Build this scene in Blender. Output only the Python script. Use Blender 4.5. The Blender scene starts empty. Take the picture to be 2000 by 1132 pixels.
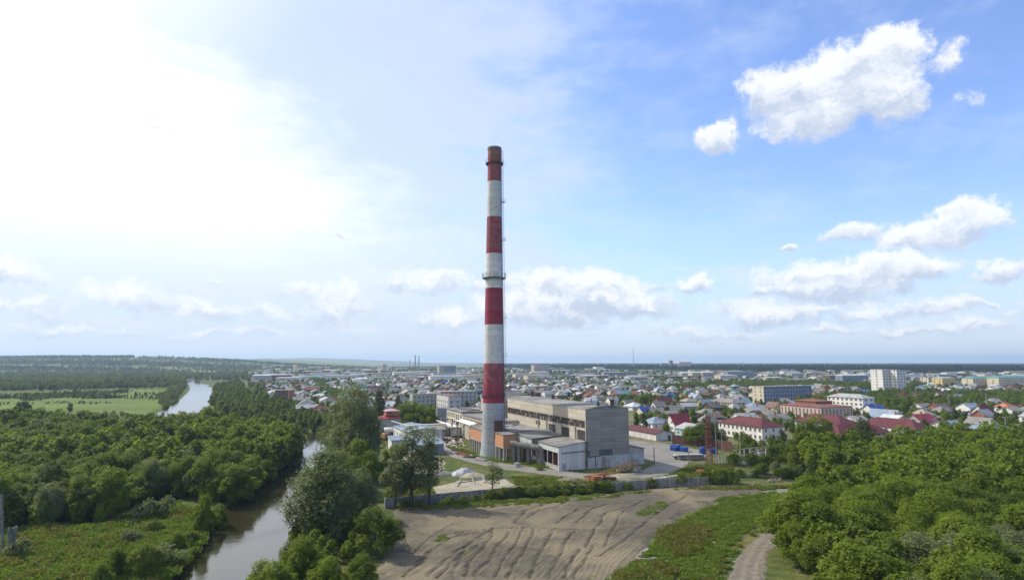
import bpy, math, random
import numpy as np
from mathutils import Vector, Matrix, noise as mnoise

# ------------------------------------------------------------------ camera, sky, sun, exposure
SC = bpy.context.scene
COL = SC.collection
FPX, PITCH, CAMZ = 1166.0, math.radians(6.895), 35.0
CP, SP = math.cos(PITCH), math.sin(PITCH)
cd = bpy.data.cameras.new('camera'); cam = bpy.data.objects.new('camera', cd); COL.objects.link(cam)
cam.location = (0, 0, CAMZ); cam.rotation_euler = (math.radians(90) + PITCH, 0, 0)
cd.sensor_width = 36; cd.lens = 36 * FPX / 2000; cd.clip_start = 1; cd.clip_end = 60000
SC.camera = cam
SC.view_settings.view_transform = 'Standard'; SC.view_settings.look = 'None'
SC.view_settings.exposure = 0.35; SC.view_settings.gamma = 1
SUN_EL = math.radians(42); SUNV = Vector((-.881 * math.cos(SUN_EL), .473 * math.cos(SUN_EL), math.sin(SUN_EL))).normalized()
sd = bpy.data.lights.new('sun', 'SUN'); sd.energy = 4.2; sd.angle = math.radians(.5); sd.color = (1, .93, .82)
sun = bpy.data.objects.new('sun', sd); COL.objects.link(sun)
sun.rotation_euler = (-SUNV).to_track_quat('-Z', 'Y').to_euler()

def ray(px, py):
    dx, dy = (px - 1000) / FPX, -(py - 566) / FPX
    return Vector((dx, CP - dy * SP, SP + dy * CP))
def G(px, py, z=0.0):                      # the point of height z seen at a spot of the photograph
    r = ray(px, py); t = (z - CAMZ) / r.z
    return Vector((r.x * t, r.y * t, z))
def PX(x, y, z=0.0):                       # and back
    f = y * CP + (z - CAMZ) * SP; u = -y * SP + (z - CAMZ) * CP
    return 1000 + FPX * x / f, 566 - FPX * u / f

class NT:
    def __init__(s, tree): s.t = tree; s.s3 = tree.nodes; tree.nodes.clear()
    def n(s, typ, **kw):
        nd = s.t.nodes.new(typ)
        for k, v in kw.items():
            if k.startswith('i_'):
                k = k[2:]; k = int(k) if k.isdigit() else k
                s.set(nd.inputs[k], v)
            else: setattr(nd, k, v)
        return nd
    def set(s, sock, v):
        if isinstance(v, bpy.types.NodeSocket): s.t.links.new(v, sock)
        elif hasattr(v, 'outputs'): s.t.links.new(v.outputs[0], sock)
        else:
            if isinstance(v, tuple) and len(v) == 3 and sock.type == 'RGBA': v = v + (1,)
            sock.default_value = v
    def m(s, op, a, b=0.0, c=0.0, clamp=False):
        nd = s.t.nodes.new('ShaderNodeMath'); nd.operation = op; nd.use_clamp = clamp
        s.set(nd.inputs[0], a); s.set(nd.inputs[1], b); s.set(nd.inputs[2], c); return nd.outputs[0]
    def v(s, op, a, b=(0, 0, 0)):
        nd = s.t.nodes.new('ShaderNodeVectorMath'); nd.operation = op
        s.set(nd.inputs[0], a); s.set(nd.inputs[1], b)
        return nd.outputs['Value'] if op in ('LENGTH', 'DOT_PRODUCT', 'DISTANCE') else nd.outputs[0]
    def mix(s, f, a, b, blend='MIX'):
        nd = s.t.nodes.new('ShaderNodeMix'); nd.data_type = 'RGBA'; nd.blend_type = blend
        s.set(nd.inputs[0], f); s.set(nd.inputs[6], a); s.set(nd.inputs[7], b); return nd.outputs[2]
    def noise(s, vec, scale, detail=4, rough=.55, out=0):
        nd = s.t.nodes.new('ShaderNodeTexNoise')
        if vec is not None: s.set(nd.inputs['Vector'], vec)
        nd.inputs['Scale'].default_value = scale; nd.inputs['Detail'].default_value = detail
        nd.inputs['Roughness'].default_value = rough; return nd.outputs[out]
    def ss(s, x, lo, hi, to0=0.0, to1=1.0):
        nd = s.t.nodes.new('ShaderNodeMapRange'); nd.interpolation_type = 'SMOOTHSTEP'
        s.set(nd.inputs[0], x)
        for i, q in enumerate((lo, hi, to0, to1)): nd.inputs[i + 1].default_value = q
        return nd.outputs[0]

def build_world():
    w = bpy.data.worlds.new('World'); SC.world = w; w.use_nodes = True
    N = NT(w.node_tree)
    sky = N.n('ShaderNodeTexSky', sky_type='NISHITA', sun_disc=False, sun_elevation=SUN_EL,
              sun_rotation=math.atan2(SUNV.x, SUNV.y), altitude=150, air_density=1.0, dust_density=.6, ozone_density=1.6)
    d = N.n('ShaderNodeTexCoord').outputs['Generated']
    s3 = N.n('ShaderNodeSeparateXYZ', i_0=d)
    az = N.m('ARCTAN2', s3.outputs[0], s3.outputs[1]); el = N.m('ARCSINE', s3.outputs[2])
    p = N.n('ShaderNodeCombineXYZ', i_0=az, i_1=el, i_2=0.0).outputs[0]
    # billow the cloud outlines
    wn = N.noise(p, 9, 6, .62, 1)
    wv = N.v('MULTIPLY', N.v('SUBTRACT', wn, (.5, .5, .5)), (.12, .055, 0))
    wn2 = N.noise(p, 34, 5, .6, 1)
    wv2 = N.v('MULTIPLY', N.v('SUBTRACT', wn2, (.5, .5, .5)), (.045, .03, 0))
    q = N.v('ADD', N.v('ADD', p, wv), wv2)
    CL = [(1640,165,135,66,1),(1725,105,70,46,1),(1520,185,70,48,1),(1600,235,100,34,1),(1735,200,60,44,1),
          (1400,265,52,27,1),(1838,125,32,34,.42),(1898,190,20,16,.3),
          (1815,458,100,32,1),(1885,425,55,40,1),(1675,450,60,22,.8),(1548,482,26,9,.8),
          (1710,530,120,40,.95),(1790,525,60,30,.8),(1580,555,100,42,.9),(1650,575,110,26,.8),(1500,615,70,26,.7),(1965,522,50,22,.9),(1850,592,75,20,.6),
          (1090,560,130,40,.9),(1180,570,90,40,.85),(1030,600,120,30,.8),(1130,605,130,26,.8),(1230,595,90,26,.85),(1355,560,42,18,.7),(850,552,85,24,.6),(910,622,120,22,.5),
          (15,540,75,44,.6),(60,600,120,26,.42),(235,575,100,34,.5),(350,595,100,30,.48),(500,610,110,26,.42),(655,590,75,46,.6),(590,560,50,22,.45),(150,645,160,14,.35),(430,650,160,12,.35),(430,548,22,7,.45),(310,246,50,10,.35),(220,417,28,9,.4),(680,462,34,9,.4),
          (1520,615,120,22,.6),(1700,615,100,18,.5),(1900,635,110,18,.5),(1100,625,160,16,.5),(1330,640,160,14,.35),(1440,650,90,12,.5),(1640,645,70,12,.5),(1790,650,90,12,.5),(1780,560,40,14,.5),(1930,590,40,14,.5),(1500,575,40,12,.5),(1590,540,60,16,.6),(1420,600,60,14,.5),(1290,560,40,12,.4),(960,560,50,16,.5),(780,560,60,14,.4),(1990,610,50,16,.5)]
    num = den = F = None
    for cx, cy, rx, ry, a in CL:
        r = ray(cx, cy).normalized(); caz = math.atan2(r.x, r.y); cel = math.asin(r.z)
        k = 1 / (FPX * math.sqrt(1 + ((cx - 1000) / FPX) ** 2))
        if num is None: qi = q
        else: # chained, so that the renderer need not hold every blob at once
            t = N.s3.new('ShaderNodeVectorMath'); t.operation = 'MULTIPLY_ADD'; N.set(t.inputs[0], num); N.set(t.inputs[1], (1e-9, 1e-9, 1e-9)); N.set(t.inputs[2], q); qi = t.outputs[0]
        l = N.v('MULTIPLY', N.v('SUBTRACT', qi, (caz, cel, 0)), (1 / (rx * 1.25 * k), 1 / (ry * 1.3 * k), 0))
        wgt = N.m('MULTIPLY_ADD', N.v('LENGTH', l), -a, a, clamp=True)
        F = wgt if F is None else N.m('MAXIMUM', F, wgt)
        t = N.s3.new('ShaderNodeVectorMath'); t.operation = 'MULTIPLY_ADD'; N.set(t.inputs[0], l); N.set(t.inputs[1], wgt); N.set(t.inputs[2], num if num is not None else (0, 0, 0)); num = t.outputs[0]
    detail = N.noise(N.v('ADD', p, N.v('MULTIPLY', wv2, (.5, .5, 0))), 22, 12, .76)
    A = N.ss(N.m('ADD', F, N.m('MULTIPLY', N.m('SUBTRACT', detail, .5), 1.3)), .05, .46)
    A = N.m('MULTIPLY', A, N.ss(F, 0.0, .12))
    lyn = N.m('DIVIDE', N.n('ShaderNodeSeparateXYZ', i_0=num).outputs[1], N.m('ADD', F, .02))
    sh = N.ss(N.m('ADD', lyn, N.m('MULTIPLY', N.m('SUBTRACT', N.noise(N.v('ADD', q, (.008, -.012, 0)), 30, 7, .66), .5), 2.4)), -.7, .45)
    ccol = N.mix(sh, (3.5, 4.05, 5.0), (6.3, 6.4, 6.6))
    # thin high veil that whitens towards the sun
    dots = N.v('DOT_PRODUCT', d, tuple(SUNV))
    veiln = N.noise(N.v('MULTIPLY', p, (1.3, 3.5, 0)), 2.6, 7, .6)
    vn = N.m('SUBTRACT', veiln, .5)
    line = N.m('SUBTRACT', N.m('MULTIPLY', az, -1.0), N.m('MULTIPLY', N.m('SUBTRACT', el, .13), 1.28))
    wisp = N.m('SUBTRACT', N.noise(N.v('MULTIPLY', q, (1.6, 2.4, 0)), 5.5, 7, .66), .5)
    veil = N.ss(N.m('ADD', N.m('ADD', line, -.17), N.m('ADD', N.m('MULTIPLY', vn, .75), N.m('MULTIPLY', wisp, .35))), -.26, .22)
    veil = N.m('MULTIPLY', veil, N.ss(el, .02, .28, .15, 1.0))
    veil = N.m('MAXIMUM', veil, N.ss(dots, .8, .97))
    veil2 = N.ss(N.m('ADD', N.m('MULTIPLY', az, -1.0), N.m('ADD', N.m('MULTIPLY', vn, 1.0), N.m('MULTIPLY', wisp, .25))), -.30, .12)
    streak = N.noise(N.v('ADD', N.v('MULTIPLY', p, (2.2, 5, 0)), (3, 1, 0)), 3, 8, .65)
    base = N.mix(1.0, sky.outputs[0], (1.22, 1.28, 1.58), 'MULTIPLY')
    base = N.mix(N.m('MULTIPLY', N.ss(streak, .42, .8), .30), base, (5.0, 5.6, 6.5))
    base = N.mix(N.m('MULTIPLY', veil2, .72), base, (4.5, 5.1, 6.2))
    base = N.mix(veil, base, (7.2, 7.3, 7.4))
    # pale band low over the horizon
    low = N.ss(el, .0, .26, .72, 0.0)
    base = N.mix(low, base, (3.75, 4.35, 5.3))
    band = N.m('MULTIPLY', N.ss(N.noise(N.v('MULTIPLY', p, (1, 3.6, 0)), 9, 7, .62), .5, .68), N.m('MULTIPLY', N.ss(el, .01, .05), N.ss(el, .10, .2, 1, 0)))
    base = N.mix(N.m('MULTIPLY', band, .7), base, (5.2, 5.5, 6.1))
    ccol = N.mix(N.m('MULTIPLY', veil, .3), ccol, (7, 7, 7.1))
    out = N.mix(N.m('MULTIPLY', A, .95), base, ccol)
    bg = N.n('ShaderNodeBackground', i_0=out, i_1=.13)
    N.n('ShaderNodeOutputWorld', i_0=bg)
    w.cycles.sampling_method = 'MANUAL'; w.cycles.sample_map_resolution = 512
build_world()

# ------------------------------------------------------------------ materials
def mat(name, c1, c2=None, rough=.85, scale=.6, detail=6, lo=.35, hi=.65, bump=0.0, bscale=3.0, metal=0.0, spec=.3,
        streak=None, extra=None, ior=None):
    m = bpy.data.materials.new(name); m.use_nodes = True; N = NT(m.node_tree)
    pos = N.n('ShaderNodeNewGeometry').outputs['Position']
    c2 = c2 or tuple(x * .72 for x in c1)
    f = N.ss(N.noise(pos, scale, detail, .6), lo, hi)
    col = N.mix(f, c1, c2)
    if streak: # rain streaks down a wall: stretched noise
        f2 = N.ss(N.noise(N.v('MULTIPLY', pos, (1, 1, .12)), streak[1], 4, .6), .5, .75)
        col = N.mix(N.m('MULTIPLY', f2, .7), col, streak[0])
    if extra: col = extra(N, pos, col)
    b = N.n('ShaderNodeBsdfPrincipled', i_0=col); b.inputs['Roughness'].default_value = rough
    b.inputs['Metallic'].default_value = metal; b.inputs['Specular IOR Level'].default_value = spec
    if bump:
        bn = N.n('ShaderNodeBump', i_Height=N.noise(pos, bscale, 5, .6)); bn.inputs['Strength'].default_value = bump
        bn.inputs['Distance'].default_value = .3; N.set(b.inputs['Normal'], bn)
    N.n('ShaderNodeOutputMaterial', i_0=b)
    return m

def brickwork(w, h, c1, c2, mortar, msize=.02, k=1.0):
    def ex(N, pos, col):
        o = N.n('ShaderNodeTexCoord').outputs['Object']; s = N.n('ShaderNodeSeparateXYZ', i_0=o)
        v = N.n('ShaderNodeCombineXYZ', i_0=N.m('ADD', s.outputs[0], s.outputs[1]), i_1=s.outputs[2], i_2=0.0)
        br = N.n('ShaderNodeTexBrick', i_Vector=v, i_Color1=c1, i_Color2=c2, i_Mortar=mortar)
        br.inputs['Scale'].default_value = 1; br.inputs['Brick Width'].default_value = w
        br.inputs['Row Height'].default_value = h; br.inputs['Mortar Size'].default_value = msize
        br.offset = 0.0 if k == 1 else .5
        return N.mix(.75, col, br.outputs[0])
    return ex

M = {}
def leaf_mat(name, dark, light, trans=.35):
    m = bpy.data.materials.new(name); m.use_nodes = True; N = NT(m.node_tree)
    tone = N.n('ShaderNodeAttribute', attribute_name='tone').outputs['Fac']
    rnd = N.n('ShaderNodeObjectInfo').outputs['Random']
    f = N.m('ADD', N.m('MULTIPLY', tone, .65), N.m('MULTIPLY', rnd, .35))
    col = N.mix(f, dark, light)
    d = N.n('ShaderNodeBsdfPrincipled', i_0=col); d.inputs['Roughness'].default_value = .6; d.inputs['Specular IOR Level'].default_value = .12
    t = N.n('ShaderNodeBsdfTranslucent', i_0=N.mix(1.0, col, (1.25, 1.3, .55), 'MULTIPLY'))
    mx = N.n('ShaderNodeMixShader', i_0=trans, i_1=d, i_2=t)
    N.n('ShaderNodeOutputMaterial', i_0=mx)
    return m
M['leaf'] = leaf_mat('leaf_green', (.070, .104, .014), (.185, .235, .034), .48)
M['leafbright'] = leaf_mat('leaf_bright', (.085, .130, .014), (.205, .260, .034), .5)
M['willow'] = leaf_mat('leaf_willow', (.095, .122, .046), (.215, .245, .120))
M['leafdark'] = leaf_mat('leaf_dark', (.042, .064, .016), (.095, .125, .032))
M['pine'] = leaf_mat('pine_needles', (.016, .034, .016), (.034, .060, .026), .15)
M['grassblade'] = leaf_mat('grass_blades', (.085, .140, .020), (.180, .245, .045))
M['weed'] = leaf_mat('dry_weeds', (.115, .125, .030), (.20, .20, .060))
M['bark'] = mat('bark', (.10, .08, .06), (.055, .045, .035), scale=3)
M['pinebark'] = mat('pine_bark', (.16, .09, .055), (.10, .06, .04), scale=1)
M['concrete'] = mat('concrete', (.36, .355, .335), (.25, .245, .23), scale=.8, streak=((.2, .19, .175), 1.2), bump=.2)
M['concrete_dark'] = mat('concrete_dark', (.22, .21, .20), (.13, .125, .12), scale=1.2, bump=.4)
M['soot'] = mat('weathered_rough', (.20, .19, .175), (.10, .095, .09), scale=1.6, bump=.8, bscale=2)
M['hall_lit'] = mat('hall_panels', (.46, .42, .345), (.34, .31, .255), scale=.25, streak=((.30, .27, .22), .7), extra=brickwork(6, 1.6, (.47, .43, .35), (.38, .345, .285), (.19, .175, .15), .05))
M['hall_shaded'] = mat('hall_shaded_panels', (.30, .282, .25), (.17, .163, .15), scale=.3, streak=((.22, .2, .175), .8), extra=brickwork(5.6, 1.2, (.30, .28, .245), (.20, .192, .175), (.12, .115, .105), .04))  # end wall panels, darker than the sunlit side: shade put into the colour
M['roofing'] = mat('bitumen_roof', (.20, .195, .185), (.12, .118, .115), scale=.25, rough=.9, extra=lambda N, p, c: N.mix(N.m('MULTIPLY', N.ss(N.noise(p, .07, 3, .5), .5, .6), .5), c, (.29, .28, .26)))
M['brick'] = mat('orange_brick', (.44, .20, .09), (.34, .15, .07), scale=1.5, extra=brickwork(.5, .2, (.46, .21, .095), (.36, .16, .075), (.38, .25, .17), .03, 2))
M['brickred'] = mat('red_brick', (.27, .10, .065), (.19, .075, .05), scale=1)
M['glassdark'] = mat('old_glass', (.055, .06, .07), (.02, .022, .026), rough=.25, scale=1.3, spec=.5, detail=2)
M['glass'] = mat('window_glass', (.05, .065, .085), (.025, .03, .04), rough=.12, spec=.6, scale=.8, detail=1)
M['frame'] = mat('window_frame', (.42, .40, .37), rough=.6)
M['frame_rust'] = mat('rusty_frame', (.13, .085, .06), (.08, .055, .045), rough=.7, scale=2)
M['corrug'] = mat('white_sheet_cladding', (.52, .53, .53), (.40, .40, .40), scale=.5, rough=.55, streak=((.36, .34, .31), 1.5), extra=brickwork(1.5, 12, (.54, .55, .55), (.44, .45, .45), (.22, .22, .21), .05))
M['asphalt'] = mat('old_asphalt', (.22, .205, .178), (.165, .152, .133), scale=.12, bump=.1, extra=lambda N, p, c: N.mix(N.m('MULTIPLY', N.ss(N.noise(p, .6, 6, .7), .52, .7), .55), c, (.17, .165, .15)))
M['sand'] = mat('pale_sand', (.34, .30, .22), (.24, .215, .155), scale=.25, bump=.3, extra=lambda N, p, c: N.mix(N.ss(N.noise(p, .35, 6, .7), .56, .66), c, (.10, .13, .035)))
M['rust'] = mat('rusty_steel', (.115, .05, .034), (.07, .036, .027), scale=.7, rough=.85, streak=((.08, .045, .03), 1.2))
M['orange'] = mat('faded_orange_paint', (.36, .135, .05), (.22, .09, .045), scale=1.4, rough=.7)
M['yellow'] = mat('faded_yellow_paint', (.50, .36, .10), (.35, .24, .08), scale=1.2)
M['blue'] = mat('blue_paint', (.02, .075, .30), (.015, .05, .20), rough=.45, scale=1)
M['whitepaint'] = mat('white_paint', (.72, .72, .70), (.60, .59, .57), scale=1, rough=.6)
M['steel'] = mat('galvanised_steel', (.40, .41, .42), (.28, .29, .30), rough=.5, metal=.3)
M['darksteel'] = mat('dark_steel', (.07, .068, .066), (.04, .04, .04), rough=.6)
M['wood'] = mat('old_wood', (.30, .26, .20), (.19, .16, .125), scale=1.5)
M['tarp'] = mat('white_tarp', (.34, .35, .37), (.22, .23, .25), scale=1.2, rough=.5, bump=.8, bscale=1.4)
M['gold'] = mat('gold_leaf', (.85, .58, .20), rough=.3, metal=.9)
M['bag'] = mat('pale_sacks', (.62, .57, .50), (.42, .36, .30), scale=1.8, bump=.4)
# roof and wall palettes of the town
ROOF = {}
for k, c, s in [('grey slate', (.22, .213, .20), .4), ('pale grey', (.34, .35, .35), .3), ('dark grey', (.12, .12, .125), .3),
                ('white metal', (.50, .52, .54), .3), ('brown', (.17, .11, .09), .3), ('maroon', (.115, .030, .034), .2),
                ('red', (.30, .035, .05), .2), ('rusty red', (.21, .09, .065), .5), ('green', (.06, .17, .11), .3),
                ('turquoise', (.11, .29, .29), .3), ('blue', (.03, .10, .34), .2), ('steel blue', (.22, .28, .35), .3),
                ('beige', (.31, .275, .225), .4), ('orange', (.42, .16, .09), .3)]:
    ROOF[k] = mat('roof_' + k.replace(' ', '_'), c, tuple(x * .72 for x in c), scale=s, rough=.55 if 'metal' in k or k in ('blue', 'steel blue', 'red') else .8,
                  streak=(tuple(x * .65 + .01 for x in c), .6))
WALL = {}
for k, c in [('off white', (.47, .47, .475)), ('white', (.66, .65, .62)), ('cream', (.56, .50, .38)), ('grey', (.36, .36, .35)), ('wooden brown', (.15, .105, .075)),
             ('brick', (.30, .125, .08)), ('yellow', (.58, .46, .22)), ('pale blue', (.34, .46, .54)), ('pale green', (.32, .46, .38)),
             ('dark timber', (.075, .06, .05)), ('pinkish', (.52, .38, .33)), ('slate blue', (.20, .25, .33))]:
    WALL[k] = mat('wall_' + k.replace(' ', '_'), c, tuple(x * .8 for x in c), scale=.5, streak=(tuple(x * .68 for x in c), .9))

# ------------------------------------------------------------------ mesh and object helpers
class MB:
    def __init__(s): s.v = []; s.f = []; s.m = []
    def add(s, vs, fs, m=0):
        o = len(s.v); s.v += [tuple(v) for v in vs]; s.f += [tuple(i + o for i in f) for f in fs]; s.m += [m] * len(fs); return s
    def box(s, x0, x1, y0, y1, z0, z1, m=0):
        return s.add([(x0,y0,z0),(x1,y0,z0),(x1,y1,z0),(x0,y1,z0),(x0,y0,z1),(x1,y0,z1),(x1,y1,z1),(x0,y1,z1)],
                     [(0,3,2,1),(4,5,6,7),(0,1,5,4),(1,2,6,5),(2,3,7,6),(3,0,4,7)], m)
    def beam(s, p, q, w, h=None, m=0):
        h = h or w; p, q = Vector(p), Vector(q); d = (q - p).normalized()
        a = d.cross(Vector((0, 0, 1)));  a = a.normalized() if a.length > .01 else Vector((1, 0, 0))
        b = a.cross(d); vs = []
        for o in (p, q):
            for i, j in ((-1,-1),(1,-1),(1,1),(-1,1)): vs.append(o + a * i * w / 2 + b * j * h / 2)
        return s.add(vs, [(0,1,2,3),(7,6,5,4),(0,4,5,1),(1,5,6,2),(2,6,7,3),(3,7,4,0)], m)
    def tube(s, pts, rs, n=8, m=0, cap=True):
        pts = [Vector(p) for p in pts]; rs = rs if isinstance(rs, (list, tuple)) else [rs] * len(pts); vs = []
        for i, p in enumerate(pts):
            d = (pts[min(i + 1, len(pts) - 1)] - pts[max(i - 1, 0)]).normalized()
            a = d.cross(Vector((0, 1, .03))); a = a.normalized() if a.length > .05 else d.cross(Vector((1, 0, 0))).normalized()
            b = a.cross(d)
            for k in range(n):
                t = 2 * math.pi * k / n; vs.append(p + (a * math.cos(t) + b * math.sin(t)) * rs[i])
        fs = [(i*n+k, i*n+(k+1)%n, (i+1)*n+(k+1)%n, (i+1)*n+k) for i in range(len(pts)-1) for k in range(n)]
        if cap: fs += [tuple(range(n)), tuple((len(pts)-1)*n + k for k in reversed(range(n)))]
        return s.add(vs, fs, m)
    def prism(s, poly, z0, z1, m=0):
        n = len(poly); vs = [(x, y, z0) for x, y in poly] + [(x, y, z1) for x, y in poly]
        return s.add(vs, [tuple(reversed(range(n))), tuple(range(n, 2*n))] + [(i, (i+1)%n, n+(i+1)%n, n+i) for i in range(n)], m)
    def mesh(s, name, mats, smooth=False):
        me = bpy.data.meshes.new(name); me.from_pydata(s.v, [], s.f)
        for x in (mats if isinstance(mats, (list, tuple)) else [mats]): me.materials.append(x)
        if any(s.m): me.polygons.foreach_set('material_index', s.m)
        if smooth: me.polygons.foreach_set('use_smooth', [True] * len(s.f))
        me.update(); return me
def link(o, parent=None, loc=(0,0,0), rz=0.0, sc=None):
    COL.objects.link(o); o.location = loc
    if rz: o.rotation_euler[2] = rz
    if sc is not None: o.scale = sc
    if parent is not None: o.parent = parent
    return o
def part(name, mb, mats, parent=None, loc=(0,0,0), rz=0.0, smooth=False):
    me = mb if isinstance(mb, bpy.types.Mesh) else mb.mesh(name, mats, smooth)
    return link(bpy.data.objects.new(name, me), parent, loc, rz)
def tag(o, label=None, cat=None, group=None, kind=None):
    if label: o['label'] = label
    if cat: o['category'] = cat
    if group: o['group'] = group
    if kind: o['kind'] = kind
    return o
def thing(name, label, cat, loc=(0,0,0), rz=0.0, group=None, sc=None):
    o = bpy.data.objects.new(name, None); o.empty_display_size = .5
    return tag(link(o, None, loc, rz, sc), label, cat, group)
def single(name, mb, mats, label, cat, loc=(0,0,0), rz=0.0, group=None, smooth=False):
    return tag(part(name, mb, mats, None, loc, rz, smooth), label, cat, group)
def structure(o, label=None): o['kind'] = 'structure'; return o
YAW = math.atan2(.389, .921)
# ------------------------------------------------------------------ numpy helpers for terrain
def vnoise(x, y, seed=0):
    xi, yi = np.floor(x).astype(np.int64), np.floor(y).astype(np.int64); fx, fy = x - xi, y - yi
    fx, fy = fx*fx*(3-2*fx), fy*fy*(3-2*fy)
    def h(a, b):
        n = (a * 374761393 + b * 668265263 + seed * 974634777) & 0xffffffff
        n = ((n ^ (n >> 13)) * 1274126177) & 0xffffffff
        return ((n ^ (n >> 16)) & 0xffff) / 65535.0
    return (h(xi,yi)*(1-fx)+h(xi+1,yi)*fx)*(1-fy) + (h(xi,yi+1)*(1-fx)+h(xi+1,yi+1)*fx)*fy
def fbm(x, y, seed=0, o=4):
    s = 0; a = .5
    for i in range(o): s = s + a * vnoise(x, y, seed + i); x, y, a = x * 2.03, y * 2.03, a * .5
    return s / (1 - .5 ** o) - .5
def dpath(x, y, pts):            # distance to a polyline, and position along it
    best = np.full(x.shape, 1e9); w = np.zeros(x.shape)
    for i, ((ax, ay, aw), (bx, by, bw)) in enumerate(zip(pts[:-1], pts[1:])):
        dx, dy = bx - ax, by - ay; t = np.clip(((x-ax)*dx + (y-ay)*dy) / (dx*dx + dy*dy), 0, 1)
        d = np.hypot(x - ax - t*dx, y - ay - t*dy); k = d < best
        best[k] = d[k]; w[k] = (aw + t * (bw - aw))[k]
    return best, w
def sdpoly(x, y, poly):          # signed distance, positive inside
    d = np.full(x.shape, 1e9); ins = np.zeros(x.shape, bool)
    for (ax, ay), (bx, by) in zip(poly, poly[1:] + poly[:1]):
        dx, dy = bx - ax, by - ay; t = np.clip(((x-ax)*dx + (y-ay)*dy) / (dx*dx + dy*dy + 1e-9), 0, 1)
        d = np.minimum(d, np.hypot(x - ax - t*dx, y - ay - t*dy))
        ins ^= ((ay > y) != (by > y)) & (x < (bx - ax) * (y - ay) / (by - ay + 1e-12) + ax)
    return np.where(ins, d, -d)
def W(pts): return [tuple(G(*p)[:2]) for p in pts]       # photograph spots -> ground polygon
def grid_mesh(name, X, Y, Z, mats, attr=None, smooth=True):
    ny, nx = X.shape; me = bpy.data.meshes.new(name)
    co = np.stack([X, Y, Z], -1).reshape(-1, 3).astype(np.float32)
    i = np.arange((ny-1)*(nx-1)); r, c = i // (nx-1), i % (nx-1); a = r*nx + c
    f = np.stack([a, a+1, a+nx+1, a+nx], -1).reshape(-1).astype(np.int32)
    me.vertices.add(len(co)); me.vertices.foreach_set('co', co.ravel())
    me.loops.add(len(f)); me.loops.foreach_set('vertex_index', f)
    n = len(i); me.polygons.add(n); me.polygons.foreach_set('loop_start', np.arange(n, dtype=np.int32)*4)
    me.polygons.foreach_set('use_smooth', np.ones(n, bool) if smooth else np.zeros(n, bool))
    me.materials.append(mats); me.update(calc_edges=True)
    if attr is not None:
        at = me.attributes.new('tint', 'FLOAT_COLOR', 'POINT')
        at.data.foreach_set('color', np.concatenate([attr.reshape(-1, 3), np.ones((len(co), 1))], 1).astype(np.float32).ravel())
    return me

RIVER = [(-38,0,16),(-42,60,16),(-46,95,16),(-52,120,16),(-60,150,17),(-65,183,16),(-70,221,16),(-85,272,15),(-103,303,15),(-138,332,16),
         (-180,365,18),(-232,420,22),(-268,500,28),(-330,640,26),(-448,870,24),(-628,1180,24),(-800,1400,20),(-1000,1500,20)]
FIELD = W([(712,1132),(750,1085),(778,1040),(765,1000),(790,985),(865,989),(960,984),(1060,975),(1160,966),(1290,954),(1400,946),(1480,944),(1520,950),(1420,975),(1340,1003),(1275,1052),(1235,1090),(1200,1132)])
FIELD = [(-27,78)] + FIELD + [(8,78)]
def ground_h(x, y):
    z = np.zeros(x.shape)
    d, w = dpath(x, y, RIVER); t = np.clip((w/2 + 4 - d) / 5, 0, 1); z -= 2.6 * t*t*(3-2*t)
    far = np.clip((y - 320) / 600, 0, 1); r = np.hypot(x, y)
    z += far * 1.6 * fbm(x/90, y/90, 3) * np.clip((d-30)/60, 0, 1)
    # valley side on the left rising to wooded hills, a low plateau far beyond
    hx = np.clip((-x - 350 - .10*y) / 1300, 0, 1); hy = np.clip((y - 1500) / 1900, 0, 1)
    z += 68 * (hx*hx*(3-2*hx)) * (hy*hy*(3-2*hy)) * (.8 + .9*fbm(x/900, y/900, 5, 3))
    h2 = np.clip((y - 5200) / 4500, 0, 1) * np.clip((1100 - x) / 2200, 0, 1); z += 22 * h2*h2*(3-2*h2) * (1 + .5*fbm(x/2500, y/2500, 8, 3))
    return z
def axis(lo, hi, step, grow, end_lo, end_hi):
    a = list(np.arange(lo, hi, step)); s = step
    while a[-1] < end_hi: s *= grow; a.append(a[-1] + s)
    s = step; b = [lo]
    while b[-1] > end_lo: s *= grow; b.append(b[-1] - s)
    return np.array(b[::-1][:-1] + a)
MEADOW = W([(-60,772),(150,764),(330,758),(352,768),(345,790),(380,815),(405,826),(300,828),(140,822),(-60,822)])
BANKGRASS = W([(-200,1135),(-150,1030),(0,1032),(200,1026),(270,995),(340,985),(420,1005),(400,1060),(335,1132),(300,1200),(-200,1200)])
TOWNP = W([(470,712),(478,745),(500,775),(560,800),(640,845),(760,850),(870,850),(900,840),(1240,870),(1500,880),(1800,890),(2100,880),(2100,712)])
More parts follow.
